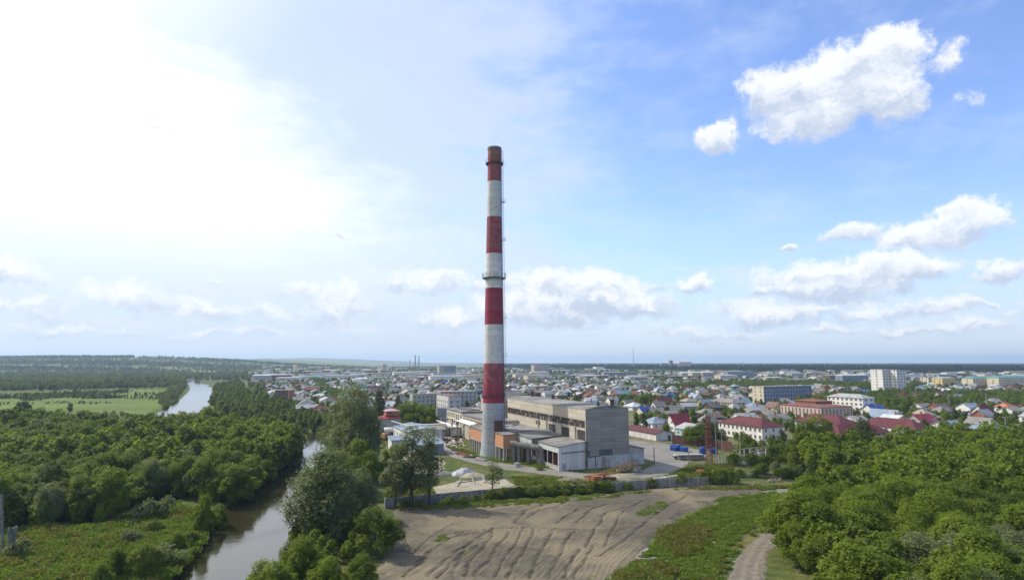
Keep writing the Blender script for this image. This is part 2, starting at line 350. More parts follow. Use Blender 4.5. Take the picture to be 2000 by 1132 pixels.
def build_ground():
    xa = axis(-300, 160, 2.5, 1.045, -16000, 16000); ya = axis(60, 420, 2.5, 1.035, -3000, 16500)
    X, Y = np.meshgrid(xa, ya); Z = ground_h(X, Y)
    base = np.ones(X.shape + (3,)) * np.array((.080, .108, .030))
    def blend(mask, c): base[:] = base * (1 - mask[..., None]) + np.array(c) * mask[..., None]
    n1 = fbm(X/60, Y/60, 11); n2 = fbm(X/14, Y/14, 12)
    sm = lambda v, a, b: np.clip((v - a) / (b - a), 0, 1)
    fp = fbm(X/520, Y/260, 21, 3)                         # far fields and fallow
    far = sm(Y, 900, 1600)
    blend(far * sm(fp, .02, .10), (.13, .17, .055)); blend(far * sm(-fp, .08, .14), (.045, .075, .035)); blend(far * sm(fp, .16, .2) * .9, (.17, .175, .08))
    blend(sm(sdpoly(X, Y, MEADOW) + 50*n1, -6, 10), (.108, .168, .032))
    blend(sm(sdpoly(X, Y, MEADOW), 0, 20) * sm(n1 + .5*n2, .0, .2) * .6, (.115, .135, .05)); blend(sm(sdpoly(X, Y, MEADOW), 0, 20) * sm(fbm(X/70, Y/16, 31), .0, .16) * .6, (.145, .20, .04))
    blend(sm(sdpoly(X, Y, BANKGRASS), -3, 3) * .9, (.100, .155, .026))
    blend(sm(sdpoly(X, Y, TOWNP) + 6*n2, -5, 5) * (.35 + .45*sm(n2, -.1, .15)), (.20, .185, .13))
    nearm = sm(-Y, -320, -260) * sm(X, -60, -40); blend(nearm * sm(n2 + .6*n1, -.02, .12) * .7, (.155, .15, .06)); blend(nearm * sm(-n2, .1, .2) * .5, (.19, .165, .10))
    d, w = dpath(X, Y, RIVER); blend(sm(w/2 - d, -.5, 1.5), (.11, .085, .05))
    m = bpy.data.materials.new('ground'); m.use_nodes = True; N = NT(m.node_tree)
    pos = N.n('ShaderNodeNewGeometry').outputs['Position']; a = N.n('ShaderNodeAttribute', attribute_name='tint').outputs['Color']
    c = N.mix(1.0, a, N.mix(N.ss(N.noise(pos, .35, 7, .7), .36, .66), (.62, .66, .62), (1.25, 1.2, 1.15)), 'MULTIPLY')
    c = N.mix(1.0, c, N.mix(N.ss(N.noise(pos, .045, 5, .6), .38, .62), (.82, .88, .85), (1.12, 1.06, 1.0)), 'MULTIPLY')
    b = N.n('ShaderNodeBsdfPrincipled', i_0=c); b.inputs['Roughness'].default_value = .95; b.inputs['Specular IOR Level'].default_value = .1
    bn = N.n('ShaderNodeBump', i_Height=N.noise(pos, 1.1, 6, .7)); bn.inputs['Strength'].default_value = .8; bn.inputs['Distance'].default_value = .6
    N.set(b.inputs['Normal'], bn); N.n('ShaderNodeOutputMaterial', i_0=b)
    o = bpy.data.objects.new('ground', grid_mesh('ground', X, Y, Z, m, base)); structure(link(o))
build_ground()

def build_river():
    pts = []
    for i in range(len(RIVER) - 1):
        for k in range(6):
            t = k / 6; a, b = RIVER[i], RIVER[i+1]; pts.append(tuple(a[j] + t*(b[j]-a[j]) for j in range(3)))
    mb = MB(); vs = []
    for i, p in enumerate(pts):
        q, r = pts[max(i-1, 0)], pts[min(i+1, len(pts)-1)]; d = Vector((r[0]-q[0], r[1]-q[1], 0)).normalized(); nrm = Vector((-d.y, d.x, 0))
        hw = p[2]/2 + 6
        vs += [Vector((p[0], p[1], -1.0)) + nrm*hw, Vector((p[0], p[1], -1.0)) - nrm*hw]
    mb.add(vs, [(2*i, 2*i+1, 2*i+3, 2*i+2) for i in range(len(pts)-1)])
    m = bpy.data.materials.new('river_water'); m.use_nodes = True; N = NT(m.node_tree)
    pos = N.n('ShaderNodeNewGeometry').outputs['Position']
    b = N.n('ShaderNodeBsdfPrincipled'); b.inputs['Base Color'].default_value = (.030, .026, .013, 1)
    b.inputs['Roughness'].default_value = .06; b.inputs['IOR'].default_value = 1.6; b.inputs['Specular IOR Level'].default_value = .9
    bn = N.n('ShaderNodeBump', i_Height=N.noise(N.v('MULTIPLY', pos, (1, .6, 1)), .9, 4, .6)); bn.inputs['Strength'].default_value = .22; bn.inputs['Distance'].default_value = .12
    N.set(b.inputs['Normal'], bn); N.n('ShaderNodeOutputMaterial', i_0=b)
    structure(part('river', mb, m))
build_river()

def blanket(name, poly, cell, h, mt, rag=1.0, rs=3.0, fn=None, seed=1, soft=.25, kind='structure', attr=None):
    xs = [p[0] for p in poly]; ys = [p[1] for p in poly]
    X, Y = np.meshgrid(np.arange(min(xs)-2, max(xs)+2, cell), np.arange(min(ys)-2, max(ys)+2, cell))
    s = sdpoly(X, Y, poly) + rag * 2 * fbm(X/rs, Y/rs, seed)
    Z = np.clip(s * soft, -.35, h)
    if fn is not None: Z = np.where(s > 0, Z + fn(X, Y) * np.clip(s/1.0, 0, 1), Z)
    return tag(link(bpy.data.objects.new(name, grid_mesh(name, X, Y, Z, mt, np.repeat(attr()[..., None], 3, 2) if attr else None))), kind=kind)

# the bare field, with its ruts and furrows as real relief
RUTS = [[(345,610),(480,500),(590,430),(700,400)],[(450,760),(650,590),(720,545),(870,450)],[(690,760),(730,650),(830,560),(880,450)],
 [(890,770),(960,640),(1060,470),(1080,440)],[(980,770),(1050,640),(1150,450)],[(1110,770),(1180,600),(1270,450)],[(1290,410),(1440,310),(1600,290)],
 [(1480,570),(1540,460),(1620,340),(1740,310)],[(1240,770),(1320,600),(1380,480),(1420,470)],[(1600,570),(1680,400),(1740,320),(1850,270)],
 [(1560,630),(1740,520),(1920,370),(2020,300),(2150,230)],[(1010,410),(1100,320),(1310,260),(1420,230)],[(470,500),(770,460),(880,445),(1100,440),(1400,455),(1540,450)],
 [(1420,410),(1520,320),(1620,285)],[(610,760),(660,640),(780,560)],[(380,670),(470,600),(600,510),(860,455)],[(760,760),(800,700),(860,640),(980,470)],
 [(1340,770),(1400,640),(1440,580)],[(1400,770),(1480,650),(1530,560)],[(260,380),(300,520),(340,600)],[(820,350),(1000,310),(1200,290)],[(640,350),(850,320),(1000,270)],
 [(1100,380),(1180,330),(1300,300),(1360,260)],[(300,760),(400,680),(480,600)],[(1700,770),(1900,600),(2100,430),(2300,330)],[(520,770),(600,690),(700,570)]]
def field_relief(X, Y):
    global RUTM; RUTM = np.zeros(X.shape)
    z = .10 * fbm(X/.8, Y/.8, 5) + .08 * fbm(X/7, Y/7, 6)
    for i, r in enumerate(RUTS):
        pts = [tuple(G(700 + .3*u, 900 + .3*v)[:2]) + (1,) for u, v in r]
        # smooth the polyline
        fine = []
        for a, b in zip(pts[:-1], pts[1:]):
            for k in range(4): fine.append((a[0]+(b[0]-a[0])*k/4, a[1]+(b[1]-a[1])*k/4, 1))
        fine.append(pts[-1])
        wx = X + 1.3*fbm(X/5, Y/5, 30+i); wy = Y + 1.3*fbm(X/5, Y/5, 60+i)
        d, _ = dpath(wx, wy, fine); wd = (.24 + .14*((i*7) % 3)/2)
        RUTM = np.maximum(RUTM, 1.3*np.exp(-(d/(wd*.8))**2) * np.clip(.55 + 1.6*fbm(X/3, Y/3, i+9), 0, 1))
        z += -.17 * np.exp(-(d/wd)**2) * (.7 + .9*(fbm(X/2, Y/2, i) + .3)) + .045 * np.exp(-((d-wd*2.4)/.3)**2)
    g = X - (.38*(Y-100) + .006*(Y-100)**2) + 2.5*fbm(X/16, Y/16, 9)     # faint parallel harrow lines
    z += .035*np.sin(g*2.6) * np.clip(.5 + 2*fbm(X/12, Y/12, 14), 0, 1) + .05*np.sin(g*6.5 + 2*fbm(X/4, Y/4, 3))
    fine_ = np.clip(np.sin(g*6.5 + 2*fbm(X/4, Y/4, 3)) - .55, 0, 1) * np.clip(2.5*fbm(X/9, Y/9, 15) + .5, 0, 1)
    RUTM = np.maximum(RUTM, fine_*1.2)
    return z
def field_material():
    def ex(N, pos, col):
        c = N.mix(N.ss(N.noise(pos, .05, 4, .6), .42, .60), col, (.205, .172, .112))       # drier, sandier soil
        c = N.mix(N.m('MULTIPLY', N.n('ShaderNodeAttribute', attribute_name='tint').outputs['Fac'], .9, 0.0, True), c, (.045, .035, .027))                      # darker soil along ruts and harrow lines
        c = N.mix(N.m('MULTIPLY', N.ss(N.noise(pos, 1.7, 6, .75), .58, .66), .7), c, (.12, .135, .05))
        return N.mix(N.m('MULTIPLY', N.ss(N.noise(pos, .16, 5, .7), .58, .68), .65), c, (.12, .14, .05))
    return mat('field_soil', (.132, .116, .086), (.088, .077, .060), scale=.5, lo=.3, hi=.7, bump=.6, bscale=2.5, rough=.95, spec=.1, extra=ex)
M['soil'] = field_material()
blanket('dirt_field', FIELD, .25, .34, M['soil'], 1.6, 5, field_relief, 2, attr=lambda: RUTM)
M['track'] = mat('track_gravel', (.225, .205, .175), (.165, .15, .13), scale=.5, bump=.4, extra=lambda N, p, c: N.mix(N.m('MULTIPLY', N.ss(N.noise(p, .9, 6, .7), .55, .65), .5), c, (.17, .18, .08)))
PATHC = [tuple(G(*p)[:2]) + (1,) for p in ((1455,1170),(1460,1132),(1468,1092),(1484,1064),(1512,1038),(1550,1012))]
def path_ruts(X, Y):
    global RUTM
    d, _ = dpath(X + .5*fbm(X/3, Y/3, 5), Y, PATHC); RUTM = np.exp(-((d-.85)/.32)**2) * np.clip(.7 + fbm(X/3, Y/3, 8), 0, 1)
    return .07*fbm(X/.7, Y/.7, 4) - .07*RUTM
def path_mat():
    def ex(N, pos, col):
        col = N.mix(N.ss(N.noise(pos, 1.1, 7, .72), .56, .66), col, (.085, .10, .035))
        return N.mix(N.m('MULTIPLY', N.n('ShaderNodeAttribute', attribute_name='tint').outputs['Fac'], .55), col, (.27, .24, .19))
    return mat('dirt_path', (.20, .172, .135), (.14, .122, .098), scale=.9, bump=.7, bscale=3, extra=ex, rough=.95, spec=.1)
M['path'] = path_mat()
def tread(cx):
    return lambda X, Y: .08*fbm(X/1.2, Y/1.2, 4)
blanket('dirt_track', W([(1412,1160),(1420,1132),(1438,1092),(1464,1062),(1490,1042),(1512,1024),(1560,1000),(1600,995),(1570,1018),(1530,1046),(1500,1080),(1494,1132),(1494,1160)]), .3, .06, M['path'], .7, 1.5, path_ruts, 7, attr=lambda: RUTM)
M['mud'] = mat('dark_mud', (.215, .18, .135), (.14, .12, .09), scale=.7, bump=.6, extra=lambda N, p, c: N.mix(N.ss(N.noise(p, .8, 6, .7), .52, .62), c, (.09, .13, .03)))
blanket('wheel_ruts', W([(1320,1160),(1345,1105),(1390,1050),(1430,1015),(1480,985),(1500,982),(1495,990),(1455,1012),(1420,1045),(1392,1100),(1370,1160)]), .5, .05, M['mud'], 1.2, 3, tread(0), 9)
blanket('bare_patch', W([(1238,1085),(1262,1068),(1300,1074),(1330,1092),(1310,1108),(1270,1106)]), .5, .06, mat('grey_gravel', (.23, .205, .18), (.15, .135, .12), scale=.9, bump=.6), 1, 3, None, 12)
# roads and yard round the plant
blanket('yard_pavement', W([(1236,862),(1290,872),(1330,880),(1372,886),(1350,900),(1330,914),(1300,926),(1240,936),(1150,935),(1050,924),(985,916),(925,904),(885,893),(862,880),(852,862),(868,845),(900,838),(908,848),(888,862),(896,878),(930,890),(960,900),(1000,907),(1060,914),(1150,924),(1230,924),(1262,915),(1280,905),(1262,890),(1236,880)]), .8, .05, M['asphalt'], .5, 3, None, 15)
blanket('forecourt', W([(1228,858),(1300,866),(1400,884),(1372,892),(1290,905),(1228,888)]), .8, .056, M['asphalt'], .4, 3, None, 16)
blanket('sand_patch', W([(848,950),(900,938),(985,934),(1008,945),(960,958),(880,966),(845,962)]), .6, .07, M['sand'], 1.3, 4, None, 18)
blanket('gravel_strip', W([(1430,960),(1500,955),(1560,952),(1640,955),(1640,960),(1500,963),(1420,968)]), .8, .05, M['track'], 1.2, 3, None, 19)
blanket('yard_gravel', W([(745,905),(800,880),(850,880),(870,905),(862,925),(800,930),(750,925)]), .8, .05, M['sand'], 1.5, 4, None, 20)
# ------------------------------------------------------------------ generic building
WINC = {}
def win_mesh(w, h, fr, gl, nx=1, ny=1):
    k = (round(w, 2), round(h, 2), fr, gl, nx, ny)
    if k not in WINC:
        mb = MB(); t = .07
        mb.box(t-w/2, w/2-t, -.05, .02, t, h-t, 1)
        mb.box(-w/2, -w/2+t, -.1, .02, 0, h).box(w/2-t, w/2, -.1, .02, 0, h).box(-w/2+t, w/2-t, -.1, .02, 0, t).box(-w/2+t, w/2-t, -.1, .02, h-t, h)
        for i in range(1, nx+1): x = -w/2 + w*i/(nx+1); mb.box(x-.04, x+.04, -.08, -.051, t, h-t)
        for i in range(1, ny+1): z = h*i/(ny+1); mb.box(-w/2+t, w/2-t, -.078, -.052, z-.04, z+.04)
        WINC[k] = mb.mesh('window', [M[fr], M[gl]])
    return WINC[k]
def put_window(par, face, pos, z, w, h, W_=0, fr='frame', gl='glass', nx=1, ny=0, name='window'):
    me = win_mesh(w, h, fr, gl, nx, ny)
    o = bpy.data.objects.new(name, me)
    if face == 'F': link(o, par, (pos, 0, z))
    elif face == 'L': link(o, par, (0, pos, z), -math.pi/2)
    elif face == 'R': link(o, par, (W_, pos, z), math.pi/2)
    return o
def roof_mesh(w, d, h, kind, rh, ridge, over=.45, th=.18):
    mb = MB(); o = over
    if kind == 'flat':
        mb.box(-.12, w+.12, -.12, d+.12, h+.003, h+.35); return mb
    if kind == 'shed':   # rises to the back right
        mb.add([(-o,-o,h),(w+o,-o,h),(w+o,d+o,h+rh),(-o,d+o,h+rh),(-o,-o,h+th),(w+o,-o,h+th),(w+o,d+o,h+rh+th),(-o,d+o,h+rh+th)],
               [(0,3,2,1),(4,5,6,7),(0,1,5,4),(1,2,6,5),(2,3,7,6),(3,0,4,7)]); return mb
    sl = -rh * o / ((w if ridge == 'y' else d) / 2)
    E = [(-o,-o,h+sl),(w+o,-o,h+sl),(w+o,d+o,h+sl),(-o,d+o,h+sl)]
    if kind == 'hip':
        k = min(w, d) / 2
        R = [(w/2, k, h+rh), (w/2, d-k, h+rh)] if d >= w else [(k, d/2, h+rh), (w-k, d/2, h+rh)]
    else:
        R = [(w/2, -o, h+rh), (w/2, d+o, h+rh)] if ridge == 'y' else [(-o, d/2, h+rh), (w+o, d/2, h+rh)]
    top = [Vector(p) for p in E + R]; vs = top + [p - Vector((0,0,th)) for p in top]
    if (kind == 'hip' and d >= w) or (kind != 'hip' and ridge == 'y'):
        fs = [(0,1,4),(1,2,5,4),(2,3,5),(3,0,4,5)] if kind == 'hip' else [(1,2,5,4),(3,0,4,5)]
    else:
        fs = [(0,1,5,4),(1,2,5),(2,3,4,5),(3,0,4)] if kind == 'hip' else [(0,1,5,4),(2,3,4,5)]
    ed = [(0,1),(1,2),(2,3),(3,0)] if kind == 'hip' else ([(1,2),(3,0),(0,4),(4,1),(2,5),(5,3)] if ridge == 'y' else [(0,1),(2,3),(1,5),(5,2),(3,4),(4,0)])
    fs2 = [tuple(i+6 for i in reversed(f)) for f in fs] + [(b, a, a+6, b+6) for a, b in ed]
    mb.add(vs, fs + fs2)
    return mb
def wall_mesh(w, d, h, kind, rh, ridge):
    mb = MB()
    if kind == 'shed':
        mb.add([(0,0,-.5),(w,0,-.5),(w,d,-.5),(0,d,-.5),(0,0,h),(w,0,h),(w,d,h+rh),(0,d,h+rh)],[(4,5,6,7),(0,1,5,4),(1,2,6,5),(2,3,7,6),(3,0,4,7)]); return mb
    if kind == 'gable' and ridge == 'y':
        mb.add([(0,0,-.5),(w,0,-.5),(w,0,h),(w/2,0,h+rh-.19),(0,0,h),(0,d,-.5),(w,d,-.5),(w,d,h),(w/2,d,h+rh-.19),(0,d,h)],
               [(0,1,2,3,4),(9,8,7,6,5),(1,6,7,2),(5,0,4,9),(2,7,8,3),(4,3,8,9)]); return mb
    if kind == 'gable':
        mb.add([(0,d,-.5),(0,0,-.5),(0,0,h),(0,d/2,h+rh-.19),(0,d,h),(w,d,-.5),(w,0,-.5),(w,0,h),(w,d/2,h+rh-.19),(w,d,h)],
               [(0,1,2,3,4),(9,8,7,6,5),(1,6,7,2),(5,0,4,9),(2,7,8,3),(4,3,8,9)]); return mb
    return mb.box(0, w, 0, d, -.5, h)
MESHC = {}
FOOT = []     # footprints taken (world xy, radius)
def building(name, label, cat, corner, w, d, h, roof='gable', rh=2.0, ridge='x', wall='white', rf='grey slate', yaw=YAW,
             group=None, wl=None, wf=None, ww=1.3, wh=1.5, sill=1.0, chim=0, fh=3.0, nst=None, fr='frame', gl='glass', foot=True, parts=True, over=.45):
    wm = WALL.get(wall) or M[wall]; rm = ROOF.get(rf) or M[rf]
    t = thing(name, label, cat, (corner[0], corner[1], ground_z(corner[0], corner[1])), yaw, group)
    key = (w, d, h, roof, rh, ridge, wall)
    if key not in MESHC: MESHC[key] = wall_mesh(w, d, h, roof, rh, ridge).mesh('wall', wm)
    part('wall', MESHC[key], None, t)
    key = ('r', w, d, h, roof, rh, ridge, rf)
    if key not in MESHC: MESHC[key] = roof_mesh(w, d, h, roof, rh, ridge, over).mesh('roof', rm)
    r = part('roof', MESHC[key], None, t)
    rr = random.Random(int(abs(corner[0]*7 + corner[1]*3)))
    for i in range(chim):
        cx, cy = w*(.3 + .4*rr.random()), d*(.3 + .4*rr.random())
        part('chimney', MB().box(-.35, .35, -.35, .35, 0, rh*.5 + 1.6).box(-.45, .45, -.45, .45, rh*.5+1.6, rh*.5+1.8), M['brickred'] if i % 2 == 0 else M['concrete'], r, (cx, cy, h + rh*.35))
    n = nst or max(1, int(h / fh))
    for s in range(n):
        z = sill + s * fh
        if wl:
            for i in range(wl): put_window(t, 'L', d*(i+.5)/wl, z, ww, wh, fr=fr, gl=gl)
        if wf:
            for i in range(wf): put_window(t, 'F', w*(i+.5)/wf, z, ww, wh, fr=fr, gl=gl)
    if foot:
        c, s_ = math.cos(yaw), math.sin(yaw)
        for a in np.arange(0, w + .1, max(4, w/3)):
            for b in np.arange(0, d + .1, max(4, d/3)): FOOT.append((corner[0] + a*c - b*s_, corner[1] + a*s_ + b*c, 5))
    return t
def ground_z(x, y): return float(ground_h(np.array([float(x)]), np.array([float(y)]))[0])

# ------------------------------------------------------------------ the tall chimney
CH = G(963, 891); CH = Vector((CH.x, CH.y + 4, 0))
def zpix(py, X=CH.x, Y=CH.y): # height seen at row py above the spot (X, Y)
    t = math.tan(PITCH) if False else None
    e = math.atan(-(py - 566) / FPX) + PITCH
    return CAMZ + Y * math.tan(e)
def chimney_radius(z):
    pts = [(0, 5.15), (3, 4.75), (8, 4.45), (22, 4.1), (36, 3.85), (60, 3.45), (90, 3.0), (112, 2.75), (150, 2.7)]
    for (a, ra), (b, rb) in zip(pts[:-1], pts[1:]):
        if z <= b: return ra + (rb - ra) * (z - a) / (b - a)
    return 2.7
def chimney_stack():
    top = zpix(290)
    t = thing('factory_chimney', 'very tall red and white banded factory chimney rising above the whole town', 'chimney', CH)
    def shaft(name, z0, z1, mt, r_=0.0, label=None):
        n = max(2, int((z1 - z0) / 1.5) + 1); zs = [z0 + (z1 - z0) * i / n for i in range(n + 1)]; mb = MB(); k = 64
        vs = [((chimney_radius(z) + r_) * math.cos(2*math.pi*j/k), (chimney_radius(z) + r_) * math.sin(2*math.pi*j/k), z) for z in zs for j in range(k)]
        mb.add(vs, [(i*k+j, i*k+(j+1) % k, (i+1)*k+(j+1) % k, (i+1)*k+j) for i in range(n) for j in range(k)])
        o = part(name, mb, mt, t, smooth=True)
        if label: o['label'] = label
        return o
    def cmat(name, c, c2, streakc, k=1.0):
        def ex(N, pos, col):
            z = N.n('ShaderNodeSeparateXYZ', i_0=pos).outputs[2]
            ring = N.ss(N.m('ABSOLUTE', N.m('SUBTRACT', N.m('FRACT', N.m('DIVIDE', z, 2.5)), .5)), .44, .5)
            lift = N.noise(N.n('ShaderNodeCombineXYZ', i_0=0.0, i_1=0.0, i_2=N.m('FLOOR', N.m('DIVIDE', z, 2.5))), 7.3, 0)
            col = N.mix(N.ss(lift, .35, .65, 0, .35), col, streakc)
            return N.mix(N.m('MULTIPLY', ring, .45), col, tuple(x*.45 for x in c2))
        return mat(name, c, c2, scale=.6, lo=.36, hi=.7, detail=9, streak=(streakc, 1.1), rough=.85, extra=ex, bump=.15)
    whit = cmat('chimney_white', (.60, .60, .585), (.47, .47, .465), (.32, .33, .33))
    redd = cmat('chimney_red', (.25, .020, .045), (.20, .026, .046), (.25, .085, .09))
    redf = cmat('chimney_faded_red', (.22, .035, .052), (.28, .105, .11), (.17, .055, .065))
    conc = cmat('chimney_concrete', (.36, .385, .415), (.28, .30, .325), (.21, .225, .245))
    cap = cmat('chimney_brick_cap', (.20, .075, .06), (.13, .055, .05), (.30, .20, .18))
    ys = [290, 316, 356, 392, 425, 487, 496, 540, 563, 634, 709, 748, 786, None]
    ms = [cap, redf, whit, cmat('chimney_worn_white', (.58, .58, .55), (.42, .43, .41), (.33, .34, .34)), redf, redd, whit, whit, redd, whit, redf, redd, conc]
    zs = [top] + [zpix(y) for y in ys[1:-1]] + [-.5]
    names = ['chimney_cap'] + ['painted_band'] * 11 + ['chimney_base']
    for i, mt in enumerate(ms): shaft(names[i], zs[i+1] + (.0 if i < 12 else 0), zs[i], mt)
    # rim and dark inside
    mb = MB(); k = 48
    for r0, r1, za, zb in ((2.86, 2.86, top-.7, top+.12), (2.3, 2.3, top-6, top+.12)):
        vs = [(r0*math.cos(2*math.pi*j/k), r0*math.sin(2*math.pi*j/k), za) for j in range(k)] + [(r1*math.cos(2*math.pi*j/k), r1*math.sin(2*math.pi*j/k), zb) for j in range(k)]
        mb.add(vs, [(j, (j+1) % k, k+(j+1) % k, k+j) for j in range(k)])
    vs = [(r*math.cos(2*math.pi*j/k), r*math.sin(2*math.pi*j/k), top+.12) for r in (2.3, 2.86) for j in range(k)]
    mb.add(vs, [(j, (j+1) % k, k+(j+1) % k, k+j) for j in range(k)])
    part('rim', mb, M['concrete_dark'], t)
    def platform(z, out, nm='platform', rail=1.2, antennas=0, seed=1):
        mb = MB(); k = 32; r0 = chimney_radius(z) - .1; r1 = r0 + out
        vs = [(r*math.cos(2*math.pi*j/k), r*math.sin(2*math.pi*j/k), zz) for r, zz in ((r0, z), (r1, z), (r1, z-.18), (r0, z-.18)) for j in range(k)]
        mb.add(vs, [(a*k+j, a*k+(j+1) % k, ((a+1) % 4)*k+(j+1) % k, ((a+1) % 4)*k+j) for a in range(4) for j in range(k)])
        p = part(nm, mb, M['darksteel'], t)
        mb = MB()
        for j in range(k):
            a, b = 2*math.pi*j/k, 2*math.pi*(j+1)/k
            for zz in (z+rail, z+rail*.55): mb.beam((r1*math.cos(a), r1*math.sin(a), zz), (r1*math.cos(b), r1*math.sin(b), zz), .07)
            if j % 2 == 0:
                mb.beam((r1*math.cos(a), r1*math.sin(a), z), (r1*math.cos(a), r1*math.sin(a), z+rail), .07)
                mb.beam((r1*math.cos(a), r1*math.sin(a), z-.15), (r0*math.cos(a), r0*math.sin(a), z-1.1), .09)
        part('railing', mb, M['rust'] if not antennas else M['steel'], p)
        for j in range(antennas):
            a = 2*math.pi*j/antennas + .2; mb = MB()
            mb.box(-.16, .16, -.1, .1, -.6, 1.4).beam((0, 0, -.9), (0, 0, 1.8), .07)
            part('antenna', mb, M['whitepaint'], p, ((r1+.15)*math.cos(a), (r1+.15)*math.sin(a), z+.6), a+math.pi/2)
    platform(zpix(320), .9); platform(zpix(543), 1.3, 'antenna_platform', 1.6, 10); platform(zpix(772), .55, 'service_ring', .9)
    # ladder with its safety cage, on the side away from the sun
    a = math.radians(-14); mb = MB(); zz = 3.0
    while zz < top - 1:
        r = chimney_radius(zz) + .25; r2 = chimney_radius(min(zz+1.0, top)) + .25
        px_, py_ = math.cos(a), math.sin(a)
        for o in (-.3, .3):
            mb.beam((r*px_ - o*py_, r*py_ + o*px_, zz), (r2*px_ - o*py_, r2*py_ + o*px_, zz+1.0), .07)
            mb.beam(((r+.65)*px_ - o*py_, (r+.65)*py_ + o*px_, zz), ((r2+.65)*px_ - o*py_, (r2+.65)*py_ + o*px_, zz+1.0), .05)
        for q in (0, .5): mb.beam((r*px_ + .3*py_, r*py_ - .3*px_, zz+q), (r*px_ - .3*py_, r*py_ + .3*px_, zz+q), .05)
        mb.beam((r*px_ + .3*py_, r*py_ - .3*px_, zz), ((r+.65)*px_ + .3*py_, (r+.65)*py_ - .3*px_, zz), .05)
        mb.beam((r*px_ - .3*py_, r*py_ + .3*px_, zz), ((r+.65)*px_ - .3*py_, (r+.65)*py_ + .3*px_, zz), .05)
        mb.beam(((r+.65)*px_ + .3*py_, (r+.65)*py_ - .3*px_, zz), ((r+.65)*px_ - .3*py_, (r+.65)*py_ + .3*px_, zz), .05)
        zz += 1.0
    part('ladder', mb, M['darksteel'], t)
    for py in (396, 470, 622, 695):
        z = zpix(py); r = chimney_radius(z) + .9; mb = MB()
        x0, y0 = r*math.cos(a), r*math.sin(a)
        mb.box(x0-.9, x0+.7, y0-.7, y0+.7, z-.1, z)
        for sx, sy in ((-.9,-.7),(.7,-.7),(.7,.7),(-.9,.7)): mb.beam((x0+sx, y0+sy, z), (x0+sx, y0+sy, z+1.2), .07)
        for zz in (z+.6, z+1.2):
            mb.beam((x0-.9, y0-.7, zz), (x0+.7, y0-.7, zz), .06).beam((x0+.7, y0-.7, zz), (x0+.7, y0+.7, zz), .06).beam((x0+.7, y0+.7, zz), (x0-.9, y0+.7, zz), .06)
        part('rest_platform', mb, M['steel'], t)
    z = zpix(322); part('antenna', MB().beam((3.2, -.5, z), (4.6, -.5, z+.2), .08).beam((4.5, -.5, z-1.2), (4.5, -.5, z+1.6), .09), M['steel'], t)
    # flue opening with its brick frame
    mb = MB(); z0, z1 = 6.0, 13.2; a = math.radians(-62); c, s = math.cos(a), math.sin(a)
    o = part('flue_opening', MB().box(3.2, 4.72, -1.7, 1.7, 6.5, z1), M['rust'], t, (0, 0, 0), a)
    part('flue_recess', MB().box(4.721, 4.76, -1.4, 1.4, 6.7, z1-.4), M['rust'], o)
chimney_stack()

